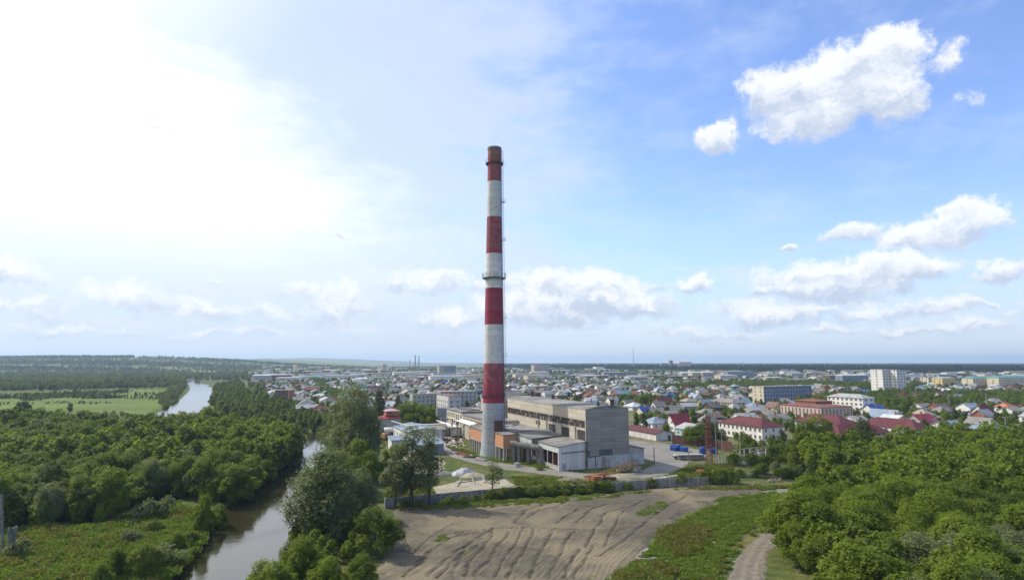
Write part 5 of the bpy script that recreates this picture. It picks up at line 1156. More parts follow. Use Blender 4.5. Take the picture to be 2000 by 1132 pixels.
def fallen_crane():
    a, b = G(1128, 942), G(1247, 922); t = thing('scrapped_crane', 'dismantled rusty orange tower crane lying in the grass by the fence', 'crane', a); rnd = random.Random(9)
    d = b - a; L_ = d.length; u = d/L_; n_ = Vector((-u.y, u.x, 0)); mb = MB()
    def boom(p0, p1, w, k=.16):
        mb = MB(); m_ = 12; dd = p1-p0
        for i in range(m_):
            q, q2 = p0 + dd*i/m_, p0 + dd*(i+1)/m_
            for s in (-1, 1):
                for z in (0, w): mb.beam(q + n_*s*w/2 + Vector((0,0,z)), q2 + n_*s*w/2 + Vector((0,0,z)), k)
            mb.beam(q + n_*w/2, q2 - n_*w/2, k*.7).beam(q + n_*w/2 + Vector((0,0,w)), q2 - n_*w/2 + Vector((0,0,w)), k*.7)
            for s in (-1, 1): mb.beam(q + n_*s*w/2 + Vector((0,0,w if i % 2 else 0)), q2 + n_*s*w/2 + Vector((0,0,0 if i % 2 else w)), k*.7)
        return mb
    part('boom', boom(u*10+Vector((0,0,.3)), u*L_+Vector((0,0,2.6)), 1.4), mat('yellow_rust', (.26, .175, .07), (.17, .09, .04), scale=1), t)
    part('mast_section', boom(u*1.5-n_*1.5+Vector((0,0,.2)), u*11-n_*1.5+Vector((0,0,.2)), 1.5), M['orange'], t)
    part('cabin', MB().box(-1.2, 1.2, -1, 1, 0, 1.9).box(-.8, .8, -1.3, -1.01, .5, 1.5), M['orange'], t, tuple(u*4.5-n_*3.0), .4)
    part('counterweight', MB().box(-1.3, 1.3, -.6, .6, 0, 1.2), M['concrete'], t, tuple(u*(L_-.5)+Vector((0,0,.6))), .8)
    part('ballast_frame', MB().box(-2.2, 2.2, -.7, .7, 0, 1.0).box(-1.5, -1.1, -.7, .7, 1.01, 1.8), M['rust'], t, tuple(u*9.5-n_*3.2), .2)
    part('cable_drum', MB().tube([(0,-.7,.7),(0,.7,.7)], .75, 14), M['rust'], t, tuple(u*7-n_*3.4), .5)
    for i in range(9):
        p = a + u*rnd.uniform(-3, 18) + n_*rnd.uniform(-2.5, 2); m_ = MB()
        for k in range(4): m_.beam((rnd.uniform(-1.4,0), rnd.uniform(-.5,.5), .15+.1*k), (rnd.uniform(.3,1.6), rnd.uniform(-.5,.5), .2+.12*k), .22)
        single('scrap_iron', m_, M['orange'] if i % 3 == 0 else M['rust'], 'small heap of rusty scrap iron scattered round the dismantled crane', 'scrap', p, rnd.random()*3, 'scrap iron by the crane')
fallen_crane()
def heap(name, label, cat, px, py, rx, ry, h, mt, seed=1, group=None):
    n, k = 8, 22; rnd = random.Random(seed); mb = MB(); vs = [(0, 0, h)]
    for i in range(1, n+1):
        for j in range(k):
            a = 2*math.pi*j/k; r = i/n; q = 1 + .28*mnoise.noise(Vector((math.cos(a)*1.7+seed*3, math.sin(a)*1.7, r*1.5)))
            vs.append((rx*r*q*math.cos(a), ry*r*q*math.sin(a), h*(1-r**2.2)*(1 + .25*mnoise.noise(Vector((r*3*math.cos(a)+seed, r*3*math.sin(a), 3)))) - (.1 if i == n else 0)))
    fs = [(0, 1+j, 1+(j+1) % k) for j in range(k)] + [(1+i*k+j, 1+(i+1)*k+j, 1+(i+1)*k+(j+1) % k, 1+i*k+(j+1) % k) for i in range(n-1) for j in range(k)]
    return single(name, mb.add(vs, fs), M[mt], label, cat, G(px, py), 0, group)
heap('covered_heap', 'heap covered by a creased white tarpaulin beside the sandy patch', 'tarpaulin', 908, 927, 4.2, 3.0, 2.2, 'tarp', 3)
heap('sand_heap', 'low pale sand heap right of the white tarpaulin', 'heap', 925, 930, 4.5, 3, 1.2, 'sand', 4)
heap('rubble_heap', 'brownish rubble mound behind the rusty crane parts', 'heap', 1112, 938, 4.5, 2.2, .9, 'mud', 5)
heap('rubble_heap', 'yellowish overgrown mound under the crane boom', 'heap', 1215, 934, 6.5, 3, 1.3, 'sand', 6)
heap('rubble_heap', 'grey rubble mound in the shade left of the white tarpaulin', 'heap', 866, 926, 4, 2.5, 1.0, 'concrete_dark', 7)
rnd = random.Random(21)
for i in range(26):     # white sacks and rubble tipped beside the factory wing
    p = G(868 + rnd.random()*42, 858 + rnd.random()*16); s = rnd.uniform(.5, 1.1); mb = MB(); mb.tube([(-s, 0, s*.4), (-s*.5, .1, s*.6), (s*.5, 0, s*.6), (s, 0, s*.35)], [s*.25, s*.5, s*.5, s*.2], 7)
    single('sack', mb, M['bag'] if i % 3 else M['rust'], 'pale torn sack in the tipped rubbish beside the factory wing' if i % 3 else 'rusty drum in the tipped rubbish beside the factory wing', 'sack' if i % 3 else 'drum', p, rnd.random()*6, 'rubbish beside the wing')
for i in range(7):
    p = G(872 + i*4 + rnd.random()*5, 845 + i*6.5 if False else 848 + i*1.2); mb = MB().beam((-3, 0, .3), (3, rnd.uniform(-.5, .5), .35), .3).beam((-2.5, .6, .5), (3.2, .4, .5), .3)
    single('rusty_beam', mb, M['rust'], 'bundle of rusty beams lying before the factory wing', 'beams', p, rnd.uniform(-.3, .5), 'rusty beams before the wing')
for i, (px, py, mt, l) in enumerate(((893,880,'rust','stack of long brown boards on the yard road, left one'),(900,886,'rust','stack of long brown boards on the yard road, right one'),(905,888,'orange','pinkish orange brick heap on the yard road'),(917,893,'darksteel','flat dark scrap trailer on the yard road'),(940,899,'concrete','grey rubble at the chimney foot'))):
    mb = MB()
    for k in range(6): mb.beam((-2.2, -1+k*.38, .15+.15*(k % 2)), (2.2, -1+k*.4, .2+.15*(k % 3)), .32)
    single('board_stack' if i < 2 else 'debris_heap', mb, M[mt], l, 'debris', G(px, py), -.5)
for i, (a, b, l) in enumerate((((893,950),(900,938),'upright leaning white beam, leftmost on the sand'),((927,945),(921,934),'upright leaning white beam, middle one on the sand'),((948,942),(940,930),'upright leaning white beam, rightmost on the sand'),((893,944),(985,930),'long white beam laid across the sandy patch'),((1092,932),(1097,929),'short white beam near the crane'))):
    p, q = G(*a), G(*b); d = q-p
    single('white_beam', MB().beam((0,0,.2), (d.x, d.y, .5 if i < 3 else .25), .24), M['concrete'], l, 'beam', p)
single('manhole_block', MB().tube([(0,0,-.1),(0,0,1.2)], 1.0, 14).box(-.6, .6, -.6, .6, 1.201, 1.4), M['concrete'], 'round grey concrete well ring in the grass before the sheds', 'well', G(1010, 911))
t = thing('truss_stack', 'stack of long grey concrete slabs at the edge of the right yard', 'slabs', G(1352, 897), .1)
for k in range(4): part('slab', MB().box(-5-.3*k, 5-.4*k, -1.2, 1.2, .1+.5*k, .45+.5*k), M['concrete'] if k % 2 else M['concrete_dark'], t, (0, 0, 0), .02*k)
t = thing('flatbed', 'dark flatbed trailer with a light load in the right yard', 'trailer', G(1331, 896), -.15); part('bed', MB().box(-3, 3, -1.1, 1.1, .8, 1.1), M['darksteel'], t); part('load', MB().box(-2.6, 2.4, -.9, .9, 1.101, 1.6), M['whitepaint'], t)
for x in (-2, 1.6):
    for y in (-1, 1): part('wheel', MB().tube([(x, y-.15, .42), (x, y+.15, .42)], .42, 12), M['darksteel'], t)
t = thing('parked_car', 'silver car parked before the whitewashed plinth of the hall', 'car', G(1217, 921), YAW+.1)
part('body', MB().add([(-2.1,-.85,.3),(2.1,-.85,.3),(2.1,.85,.3),(-2.1,.85,.3),(-2.15,-.85,.85),(2.1,-.85,.8),(2.1,.85,.8),(-2.15,.85,.85)],[(0,3,2,1),(4,5,6,7),(0,1,5,4),(1,2,6,5),(2,3,7,6),(3,0,4,7)]), M['steel'], t)
part('cabin', MB().add([(-1.6,-.8,.86),(1.1,-.8,.86),(1.1,.8,.86),(-1.6,.8,.86),(-1.1,-.65,1.45),(.5,-.65,1.45),(.5,.65,1.45),(-1.1,.65,1.45)],[(4,5,6,7),(0,1,5,4),(1,2,6,5),(2,3,7,6),(3,0,4,7)]), M['glass'], t)
for x in (-1.3, 1.3):
    for y in (-.8, .8): part('wheel', MB().tube([(x, y-.1, .33), (x, y+.1, .33)], .33, 12), M['darksteel'], t)
single('orange_heap', MB().tube([(-2.2,0,.2),(-.8,.2,.7),(.8,0,.8),(2.2,.1,.2)], [.3,.9,.8,.3], 9), M['orange'], 'orange sheet heap in the grass behind the fence', 'heap', G(1370, 926), -.3)
for i, (px, py) in enumerate(((1290,938),(1303,936),(1318,934))): single('slab_pile', MB().box(-2.2, 2.2, -.8, .8, 0, .5).box(-1.9, 1.7, -.7, .7, .501, .9), M['concrete'], f'pile of pale concrete slabs behind the right end of the fence, {ORD[i]}', 'slabs', G(px, py), .2*i, 'slab piles')
bh = MB()
for k in range(16): bh.beam((-3+.3*k, -.8+.1*(k % 5), .1+.05*(k % 4)), (-1.2+.28*k, .8-.12*(k % 4), .5+.12*(k % 5)), .09)
single('branch_heap', bh, M['wood'], 'dry branch heap by the track right of the fence', 'branches', G(1512, 940), .2)
# big concrete pylon at the left edge, and cut piles beside it
t = thing('concrete_pylon', 'tall concrete pylon foot cut by the left edge of the photo', 'pylon', G(9, 1082)); part('leg', MB().beam((-.3, 0, -.3), (-1.9, .3, 10.5), .34), M['concrete_dark'], t); part('leg', MB().beam((.35, .4, -.3), (-.1, .5, 4.6), .3), M['concrete_dark'], t)
for i, (px, py, h) in enumerate(((21, 1078, 4.4), (27, 1077, 4.6))): single('concrete_pile', MB().box(-.17, .17, -.17, .17, -.3, h), M['concrete_dark'], f'short concrete pile beside the pylon foot, {("left", "right")[i]} one', 'pile', G(px, py), .3, 'concrete piles')
# wires over the river
w = thing('overhead_wires', 'thin power wires crossing the river from the pylon to the pole', 'wires', (0,0,0)); A_, B_ = G(0, 1082), G(738, 925)
for k in range(3):
    p, q = Vector((A_.x-1.8, A_.y+k*.3, 10.3+.2*k)), Vector((B_.x-.6+k*.6, B_.y, 10.3)); n = 24
    part('wire', MB().tube([p.lerp(q, i/n) - Vector((0,0,3.2*4*(i/n)*(1-i/n))) for i in range(n+1)], .03, 4), M['darksteel'], w)
# ------------------------------------------------------------------ vegetation
def leaf_mesh(name, P, Nn, size, tone, mt, rg, narrow=.55):
    n = len(P); Nn = Nn / np.linalg.norm(Nn, axis=1)[:, None]
    r = rg.normal(size=(n, 3)); a = np.cross(Nn, r); a /= np.linalg.norm(a, axis=1)[:, None]; b = np.cross(Nn, a)
    s = size[:, None] * .5; bend = Nn * s * .35
    V = np.stack([P - a*s - bend, P - b*s*narrow*1.6 + bend*.3, P + a*s - bend, P + b*s*narrow*1.6 + bend*.3], 1).reshape(-1, 3).astype(np.float32)
    me = bpy.data.meshes.new(name); me.vertices.add(4*n); me.vertices.foreach_set('co', V.ravel())
    me.loops.add(4*n); me.loops.foreach_set('vertex_index', np.arange(4*n, dtype=np.int32))
    me.polygons.add(n); me.polygons.foreach_set('loop_start', np.arange(n, dtype=np.int32)*4)
    me.materials.append(mt); me.update(calc_edges=True)
    at = me.attributes.new('tone', 'FLOAT', 'FACE'); at.data.foreach_set('value', np.clip(tone, 0, 1).astype(np.float32)); return me
def crown(seed, H, R, zb, lobes, n, ls, mt, flat=1.0, droop=0.0, lr=(.34, .52), spread=1.0, inner=.25):
    rg = np.random.default_rng(seed); C = []; k = 0
    while len(C) < lobes:
        v = rg.uniform(-1, 1, 3); 
        if np.linalg.norm(v) > 1: continue
        t = v[2]*.5 + .5; prof = math.sqrt(max(.05, 1 - (2*t-.85)**2 if t < .93 else .25))
        C.append((v[0]*R*.72*prof*spread, v[1]*R*.72*prof*spread, zb + (H-zb)*(.12 + .78*t) - rg.uniform(0, .05)*H, R*rg.uniform(*lr)*(1.12 - .45*t)))
    C[0] = (C[0][0]*.2, C[0][1]*.2, H - R*.42, R*.42)
    C = np.array(C); li = rg.choice(lobes, n, p=(C[:, 3]**2)/(C[:, 3]**2).sum()); c = C[li]
    d = rg.normal(size=(n, 3)); d[:, 2] += .25; d /= np.linalg.norm(d, axis=1)[:, None]
    rad = np.where(rg.random(n) < inner, rg.uniform(.3, .9, n), rg.uniform(.86, 1.12, n)) * (1 + .22*np.sin(d[:, 0]*5 + li) * np.cos(d[:, 1]*4 + li*2))
    ns = lobes*5; si = rg.integers(0, lobes, ns); sdir = rg.normal(size=(ns, 3)); sdir[:, 2] = np.abs(sdir[:, 2]) + .5; sdir /= np.linalg.norm(sdir, axis=1)[:, None]
    sp = rg.random(n) < .16; k = rg.integers(0, ns, n)       # shoots that stick out of the clumps
    li = np.where(sp, si[k], li); c = C[li]; d = np.where(sp[:, None], sdir[k] + rg.normal(size=(n, 3))*.07, d); rad = np.where(sp, rg.uniform(.85, 1.45, n), rad)
    P = c[:, :3] + d * (c[:, 3]*rad)[:, None] * np.array((1, 1, flat)); P[:, 2] -= droop * np.hypot(P[:, 0], P[:, 1])**1.3
    ok = P[:, 2] > .15
    for q in C: ok &= ~((np.linalg.norm(P - q[:3], axis=1) < q[3]*.55) & (rg.random(n) < .8))
    P, d, li = P[ok], d[ok], li[ok]
    Nn = d*.65 + rg.normal(size=P.shape)*.5 + np.array((0, 0, .75))
    lob = rg.random(lobes); tone = .5*lob[li] + .5*rg.random(len(P))
    return leaf_mesh('crown', P, Nn, ls*rg.uniform(.6, 1.35, len(P)), tone, mt, rg), C
def trunk(seed, H, C, r0, zb, mt, lean=(0, 0), multi=1):
    rnd = random.Random(seed); mb = MB()
    for m_ in range(multi):
        ox, oy = (rnd.uniform(-.5, .5)*m_, rnd.uniform(-.4, .4)*m_); tx, ty = C[0][0] + ox*2.5 + lean[0], C[0][1] + oy*2 + lean[1]
        pts = [Vector((ox, oy, -.4)), Vector((ox + tx*.1, oy + ty*.1, H*.25)), Vector((ox*1.5 + tx*.35, oy*1.5 + ty*.3, H*.5)), Vector((tx*.8, ty*.8, H*.84))]
        mb.tube(pts, [r0*1.25, r0*.95, r0*.6, r0*.12], 8)
        for c in C[1:9]:
            s = rnd.uniform(.25, .6); st = pts[1].lerp(pts[2], s*1.2) if s < .8 else pts[2]
            e = Vector(c[:3]); md = st.lerp(e, .5) + Vector((0, 0, .04*H)); mb.tube([st, md, e], [r0*.42, r0*.26, r0*.07], 5)
    return mb.mesh('trunk', mt)
PROTO = {}
def proto(kind, seed, H, R, zb, lobes, n, ls, mt, r0, bark='bark', **kw):
    multi = kw.pop('multi', 1)
    me, C = crown(seed, H, R, zb, lobes, n, ls, M[mt], **kw)
    PROTO.setdefault(kind, []).append((H, me, trunk(seed, H, C, r0, zb, M[bark], multi=multi)))
for s in range(5): proto('leafy', 10+s, 10, 4.3 + .35*(s % 3), .4, 38, 12000, .30, 'leaf', .17, flat=.9, lr=(.17, .30), spread=1.25)
for s in range(3): proto('bright', 20+s, 10, 4.8, .3, 42, 14000, .29, 'leafbright', .18, flat=.9, lr=(.16, .28), spread=1.25)
for s in range(2): proto('willow', 30+s, 20, 8.8, .8, 54, 30000, .38, 'willow', .42, droop=.02, lr=(.20, .34), multi=3)
for s in range(2): proto('poplar', 40+s, 18, 4.8, 1.6, 34, 9500, .34, 'willow', .34, lr=(.2, .34), inner=.35, multi=1, spread=1.15)
for s in range(3): proto('shrub', 50+s, 3, 2.2, 0, 12, 2600, .22, 'leaf', .06, flat=.8)
for s in range(2): proto('darkleafy', 60+s, 10, 4.0, .6, 19, 9000, .30, 'leafdark', .2)
for s in range(2): proto('greyshrub', 70+s, 3, 2.0, 0, 9, 1300, .26, 'willow', .05)
proto('sparse', 80, 7, 2.6, 2.0, 12, 1100, .30, 'willow', .12, lr=(.2, .4), inner=.5)
TREES = []
def tree(kind, x, y, H, label, group=None, rs=1.0, rz=None, k=None, name=None):
    L_ = PROTO[kind]; rnd = random.Random(int(x*13.7 + y*7.1)); h0, cm, tm = L_[(k if k is not None else rnd.randrange(len(L_))) % len(L_)]
    s = H/h0; nm = name or {'leafy': 'broadleaf_tree', 'bright': 'broadleaf_tree', 'willow': 'willow_tree', 'poplar': 'poplar_tree', 'shrub': 'shrub', 'greyshrub': 'shrub', 'darkleafy': 'broadleaf_tree', 'sparse': 'young_tree'}[kind]
    t = thing(nm, label, 'shrub' if 'shrub' in kind else 'tree', (x, y, ground_z(x, y)), rz if rz is not None else rnd.random()*6.3, group, (s*rs, s*rs*rnd.uniform(.9, 1.1), s))
    for n_, me in (('crown', cm), ('trunk' if 'shrub' not in kind else 'stem', tm)):
        o = bpy.data.objects.new(n_, me); COL.objects.link(o); o.parent = t
    TREES.append(t); return t
def treepx(kind, px, py, ytop, label, group=None, rs=1.0, **kw):
    p = G(px, py); f = p.y; e = math.atan(-(ytop-566)/FPX) + PITCH; H = (CAMZ + f*math.tan(e))*1.03
    return tree(kind, p.x, p.y, H, label, group, rs, **kw)
treepx('willow', 690, 925, 757, 'huge grey-green willow towering at the river bend, the back one', rs=.86, k=0, rz=1)
treepx('willow', 668, 905, 762, 'huge grey-green willow at the river bend, left behind the biggest', rs=.8, k=1, rz=3)
treepx('willow', 706, 930, 782, 'huge dark willow at the river bend, right front of the group', rs=.7, k=1, rz=5)
treepx('willow', 630, 1050, 880, 'big silvery willow leaning over the river in the foreground', rs=1.4, k=0, rz=2.2)
treepx('willow', 700, 1018, 918, 'rounded willow right behind the big silvery willow', rs=1.15, k=1, rz=.5)
treepx('poplar', 803, 990, 836, 'tall poplar at the left corner of the bare field', rs=1.15, k=0, rz=0)
treepx('poplar', 838, 987, 838, 'tall slender poplar right of its twin at the field corner', rs=.95, k=1, rz=2)
treepx('poplar', 772, 990, 872, 'shorter light green poplar left of the tall pair at the field corner', rs=1.1, k=1, rz=4)
treepx('sparse', 962, 965, 898, 'small sparse tree standing before the sandy patch', rs=1.15, k=0)
treepx('leafy', 733, 1085, 992, 'round dense bush tree at the left edge of the bare field', rs=1.25, k=2)
treepx('leafy', 700, 1060, 1000, 'bushy tree between willow and round bush at the field edge', rs=1.0, k=1)
BR = ['leftmost', 'second from the left', 'third from the left', 'fourth from the left', 'fifth from the left', 'rightmost']
for i, (x, y, H) in enumerate(((-42,93,4.2),(-39.5,99,6.6),(-34,90,6.8),(-33,99,7.6),(-27,92,6.6),(-23.5,97,5.6))): tree('bright', x, y, H, f'bright green bushy tree at the bottom by the river, {BR[i]}', 'bushes at the bottom by the river', 1.05)
for i, (px, py, yt) in enumerate(((655,905,848),(640,915,862),(668,925,868),(700,940,858),(722,945,880),(686,960,890),(660,945,880))): treepx('bright', px, py, yt, f'bright green tree in the row between river and yard, {ORD[i]}', 'trees between river and yard', 1.05)
for i, (px, py, yt, kd) in enumerate(((772,836,796,'bright'),(788,838,788,'bright'),(805,834,782,'leafy'),(822,836,790,'bright'),(838,838,795,'bright'),(797,846,808,'bright'),(760,832,798,'leafy'),(848,828,792,'leafy'))): treepx(kd, px, py, yt, f'leafy tree in the clump left of the storage tank, {ORD[i]}', 'trees left of the tank', 1.0)
treepx('darkleafy', 738, 828, 763, 'dark narrow tree right of the big willows', rs=.65); treepx('darkleafy', 776, 822, 772, 'dark narrow tree before the low grey block', rs=.55)
for i, (px, py, yt, kd, rs, l) in enumerate(((1575,905,822,'leafy',1.05,'large leafy tree covering the turquoise building'),(1600,902,812,'leafy',1.0,'largest leafy tree before the maroon roofs'),(1622,905,838,'leafy',1.1,'leafy tree right of the largest one before the maroon roofs'),(1690,900,822,'darkleafy',1.0,'dark rounded tree hiding the maroon roofed building'),(1668,902,838,'darkleafy',1.0,'dark tree left of the rounded one before the maroon roofs'),(1545,900,862,'leafy',1.0,'leafy tree at the left end of the row before the turquoise building'),
   (1368,872,826,'leafy',1.2,'round tree behind the rusty fence, left of the lattice tower'),(1350,868,832,'leafy',1.2,'bushy tree behind the rusty fence near the red house'),(1388,872,826,'darkleafy',1.1,'dark tree behind the lattice tower'),(1412,868,838,'darkleafy',1.0,'dark tree before the white clinic wall'),(1452,872,842,'leafy',1.0,'bushy tree before the right end of the white clinic'),(1462,874,848,'leafy',1.0,'small tree right of the one before the clinic'),
   (1825,880,838,'leafy',1.2,'leafy tree rising before the bright red roof, left one'),(1850,878,832,'leafy',1.2,'leafy tree rising before the bright red roof, middle one'),(1885,880,826,'bright',1.2,'bright tree right of the bright red roof'),(1915,884,838,'leafy',1.2,'leafy tree below the slate roofs near the right edge'),(1790,890,856,'bright',1.2,'bright tree below the white office'),(1750,895,866,'leafy',1.2,'leafy tree below the institute'))):
    treepx(kd, px, py, yt, l, rs=rs)
rnd = random.Random(77)
for i in range(15): px = 1012 + i*12.5; treepx('shrub', px + rnd.uniform(-3, 3), 971 - i*.75 + rnd.uniform(-2, 1), 952 - i*.8 + rnd.uniform(-3, 3), f'dark shrub along the concrete fence, {ORD[i] if i < 12 else ("fourth", "third", "second")[i-12] + " from the right"}', 'shrubs along the concrete fence', 1.35)
for px, py, yt, l in ((790,992,975,'shrub between the poplar trunks, left one'),(818,991,974,'shrub between the poplar trunks, right one'),(905,984,968,'shrub before the left part of the fence, second one'),(928,981,966,'leafy shrub before the left part of the fence, third one'),(948,978,964,'leafy shrub before the left part of the fence, fourth one'),(1272,952,934,'round shrub before the right part of the fence'),(1330,948,926,'dense shrub growing over the fence'),(1380,945,918,'tall shrub at the right end of the fence, left one'),(1405,944,912,'tall shrub at the right end of the fence, middle one'),(1425,945,916,'tall shrub at the right end of the fence, right one'),(960,975,955,'shrub under the small sparse tree'),(985,973,952,'shrub right of the small sparse tree'),(878,985,968,'small round shrub before the left part of the fence'),(765,975,950,'shrub at the left end of the fence'),(1226,958,943,'little shrub against the fence below the boom'),(1052,917,905,'small shrub before the open shed')): treepx('shrub', px, py, yt, l, rs=1.3)
for i in range(14):
    px, py = 1432 + rnd.random()*120, 905 + rnd.random()*28; treepx('shrub', px, py, py - rnd.uniform(14, 24), 'shrub in the rough ground below the transformers', 'shrubs below the transformers', 1.3)
# left bank shrubs
for i, (px, py, yt, kd, rs, l) in enumerate(((398,1035,952,'bright',.72,'lone bright tree on the left river bank'),(428,1020,960,'leafy',.8,'tree right of the lone bright tree on the left bank'),(288,1012,975,'greyshrub',1.2,'silvery shrub at the edge of the left meadow, left one'),(325,1006,970,'greyshrub',1.2,'silvery shrub at the edge of the left meadow, right one'),(40,1085,1050,'greyshrub',1.2,'dark shrub beside the concrete piles'),
   (225,1128,1068,'leafy',1.0,'leafy shrub at the bottom of the left bank, left one'),(280,1128,1062,'leafy',1.1,'leafy shrub at the bottom of the left bank, right one'),(318,1105,1060,'greyshrub',1.4,'silvery bush at the water edge of the left bank'),(345,1075,1035,'leafy',1.1,'low tree at the water edge of the left bank'),(370,1060,1030,'shrub',1.4,'shrub at the water edge upstream of the low tree'),(195,1150,1100,'bright',1.0,'bright shrub at the bottom edge of the left bank'),(250,1060,1035,'greyshrub',1.5,'low grey shrub in the left meadow'),(300,1040,1015,'shrub',1.4,'low green shrub in the left meadow'))): treepx(kd, px, py, yt, l, rs=rs)
NSPEC = len([t for t in TREES if t['category'] == 'tree'])

# thickets: nearest trees one by one, the rest as one mass
def fill(poly, step, seed, jit=.38):
    rnd = random.Random(seed); xs = [p[0] for p in poly]; ys = [p[1] for p in poly]; out = []
    y = min(ys)
    while y < max(ys):
        x = min(xs) + (step/2 if int(y/step) % 2 else 0)
        while x < max(xs): out.append((x + rnd.uniform(-jit, jit)*step, y + rnd.uniform(-jit, jit)*step)); x += step
        y += step*.87
    a = np.array(out); k = sdpoly(a[:, 0], a[:, 1], poly) > 0; return [out[i] for i in np.nonzero(k)[0]]
def keep(pts, dr=10, df=1.0, foot=0):
    a = np.array(pts); d, w = dpath(a[:, 0], a[:, 1], RIVER); k = (d > w/2 + dr - 8) & (sdpoly(a[:, 0], a[:, 1], FIELD) < -df)
    pts = [pts[i] for i in np.nonzero(k)[0]]
    if foot: pts = [p for p in pts if not (np.hypot(FX[:, 0]-p[0], FX[:, 1]-p[1]) < FX[:, 2]*.6 + foot).any()]
    return pts
RIGHT = [(47,60),(49,101),(50,113),(61,125),(68,147),(82,156)] + W([(1630,940),(1580,915),(1640,905),(1720,900),(1850,885),(2010,872)]) + [(230,240),(160,60)]
LEFT = W([(-150,1024),(0,1030),(120,1028),(200,1022),(262,988),(330,972),(415,982),(470,975),(525,935),(575,893),(592,868),(570,852),(440,836),(400,834),(350,842),(240,842),(130,836),(0,840),(-120,845)])
def vis(p): 
    px, py = PX(p[0], p[1], 8); return -60 < px < 2060 and py < 1190
rp = [p for p in keep(fill(RIGHT, 5.0, 3), foot=0) if vis(p)]
# the grass island of the forest canopy is closed: nothing left out
lp = [p for p in keep(fill(LEFT, 5.6, 4), 8.5) if vis(p)]
lp.sort(key=lambda p: p[1]); rp.sort(key=lambda p: p[1])
NT_ = 300 - NSPEC - 2; nR = min(len(rp), int(NT_*.52)); nL = NT_ - nR
rnd = random.Random(5); MASS = []
for i, (x, y) in enumerate(rp):
    cl = fbm(np.array([x/14]), np.array([y/14]), 44, 2)[0]; H = 7.6 + 3.4*rnd.random()**2 + 4*cl; kd = 'bright' if cl + rnd.uniform(-.1, .1) > 0 else ('leafy' if x/y < .62 or y > 110 else 'willow')
    if kd == 'willow': H = min(H, 9.5)
    if i < nR: tree(kd, x, y, max(6, H), 'bushy tree in the right thicket, ' + ('front' if y < 85 else 'second' if y < 105 else 'third' if y < 130 else 'back') + ' rows, ' + ('along the track' if x/y < .53 else 'near the middle' if x/y < .7 else 'towards the right edge'), 'trees of the right thicket', 1.2 if kd != 'willow' else 1.35)
    else: MASS.append((x, y, ground_z(x, y), H/10*1.05, 0 if kd == 'bright' else 1))
for i, (x, y) in enumerate(lp):
    cl = fbm(np.array([x/22]), np.array([y/16]), 45, 2)[0]; H = 6.6 + 3.4*rnd.random()**2 + 7*cl; kd = rnd.choices(('leafy', 'darkleafy', 'bright', 'willow'), (.66, .08, .23, .03))[0]
    if i < nL: tree(kd, x, y, max(5, H), 'green tree in the left thicket, ' + ('front edge' if y < 143 else 'second rows' if y < 158 else 'rows further back') + (' behind the pylon' if PX(x, y)[0] < 130 else ' above the left meadow' if PX(x, y)[0] < 280 else ' by the silvery shrubs' if PX(x, y)[0] < 400 else ' on the river bank'), 'trees of the left thicket', 1.15)
    else: MASS.append((x, y, ground_z(x, y), max(.5, H/10)*1.1, {'leafy': 1, 'darkleafy': 2, 'bright': 0, 'willow': 3}[kd]))
# instanced masses
def lod(kind, seed, H, R, n, ls, mt, zb=.3, lobes=12, tr=True):
    me, C = crown(seed, H, R, zb, lobes, n, ls, M[mt], flat=.9); o = bpy.data.objects.new(kind, me); return o
def scatter(name, label, cat, pts, protos):
    col = bpy.data.collections.new(name + '_kinds')
    for i, o in enumerate(protos): o.name = f'{name}_{i:02d}'; col.objects.link(o)
    P = np.array([p[:3] for p in pts], np.float32); me = bpy.data.meshes.new(name); me.vertices.add(len(P)); me.vertices.foreach_set('co', P.ravel())
    rg = np.random.default_rng(3)
    at = me.attributes.new('sc', 'FLOAT', 'POINT'); at.data.foreach_set('value', np.array([p[3] for p in pts], np.float32))
    at = me.attributes.new('ix', 'INT', 'POINT'); at.data.foreach_set('value', np.array([p[4] for p in pts], np.int32))
    at = me.attributes.new('rt', 'FLOAT', 'POINT'); at.data.foreach_set('value', (rg.random(len(P))*6.28).astype(np.float32))
    me.update(); o = bpy.data.objects.new(name, me); COL.objects.link(o); tag(o, label, cat, kind='stuff')
    ng = bpy.data.node_groups.new(name, 'GeometryNodeTree'); ng.interface.new_socket('Geometry', in_out='INPUT', socket_type='NodeSocketGeometry'); ng.interface.new_socket('Geometry', in_out='OUTPUT', socket_type='NodeSocketGeometry')
    N = ng.nodes; gi, go = N.new('NodeGroupInput'), N.new('NodeGroupOutput'); ip = N.new('GeometryNodeInstanceOnPoints'); ci = N.new('GeometryNodeCollectionInfo'); ci.inputs['Collection'].default_value = col
    ci.inputs['Separate Children'].default_value = True; ci.inputs['Reset Children'].default_value = True
    def na(n_, ty): a = N.new('GeometryNodeInputNamedAttribute'); a.data_type = ty; a.inputs[0].default_value = n_; return [s for s in a.outputs if s.enabled][0]
    cx = N.new('ShaderNodeCombineXYZ'); L_ = ng.links.new
    L_(gi.outputs[0], ip.inputs['Points']); L_(ci.outputs[0], ip.inputs['Instance']); ip.inputs['Pick Instance'].default_value = True
    L_(na('ix', 'INT'), ip.inputs['Instance Index']); L_(na('rt', 'FLOAT'), cx.inputs[2]); L_(cx.outputs[0], ip.inputs['Rotation']); L_(na('sc', 'FLOAT'), ip.inputs['Scale']); L_(ip.outputs[0], go.inputs[0])
    o.modifiers.new('scatter', 'NODES').node_group = ng; return o
rnd = random.Random(8)
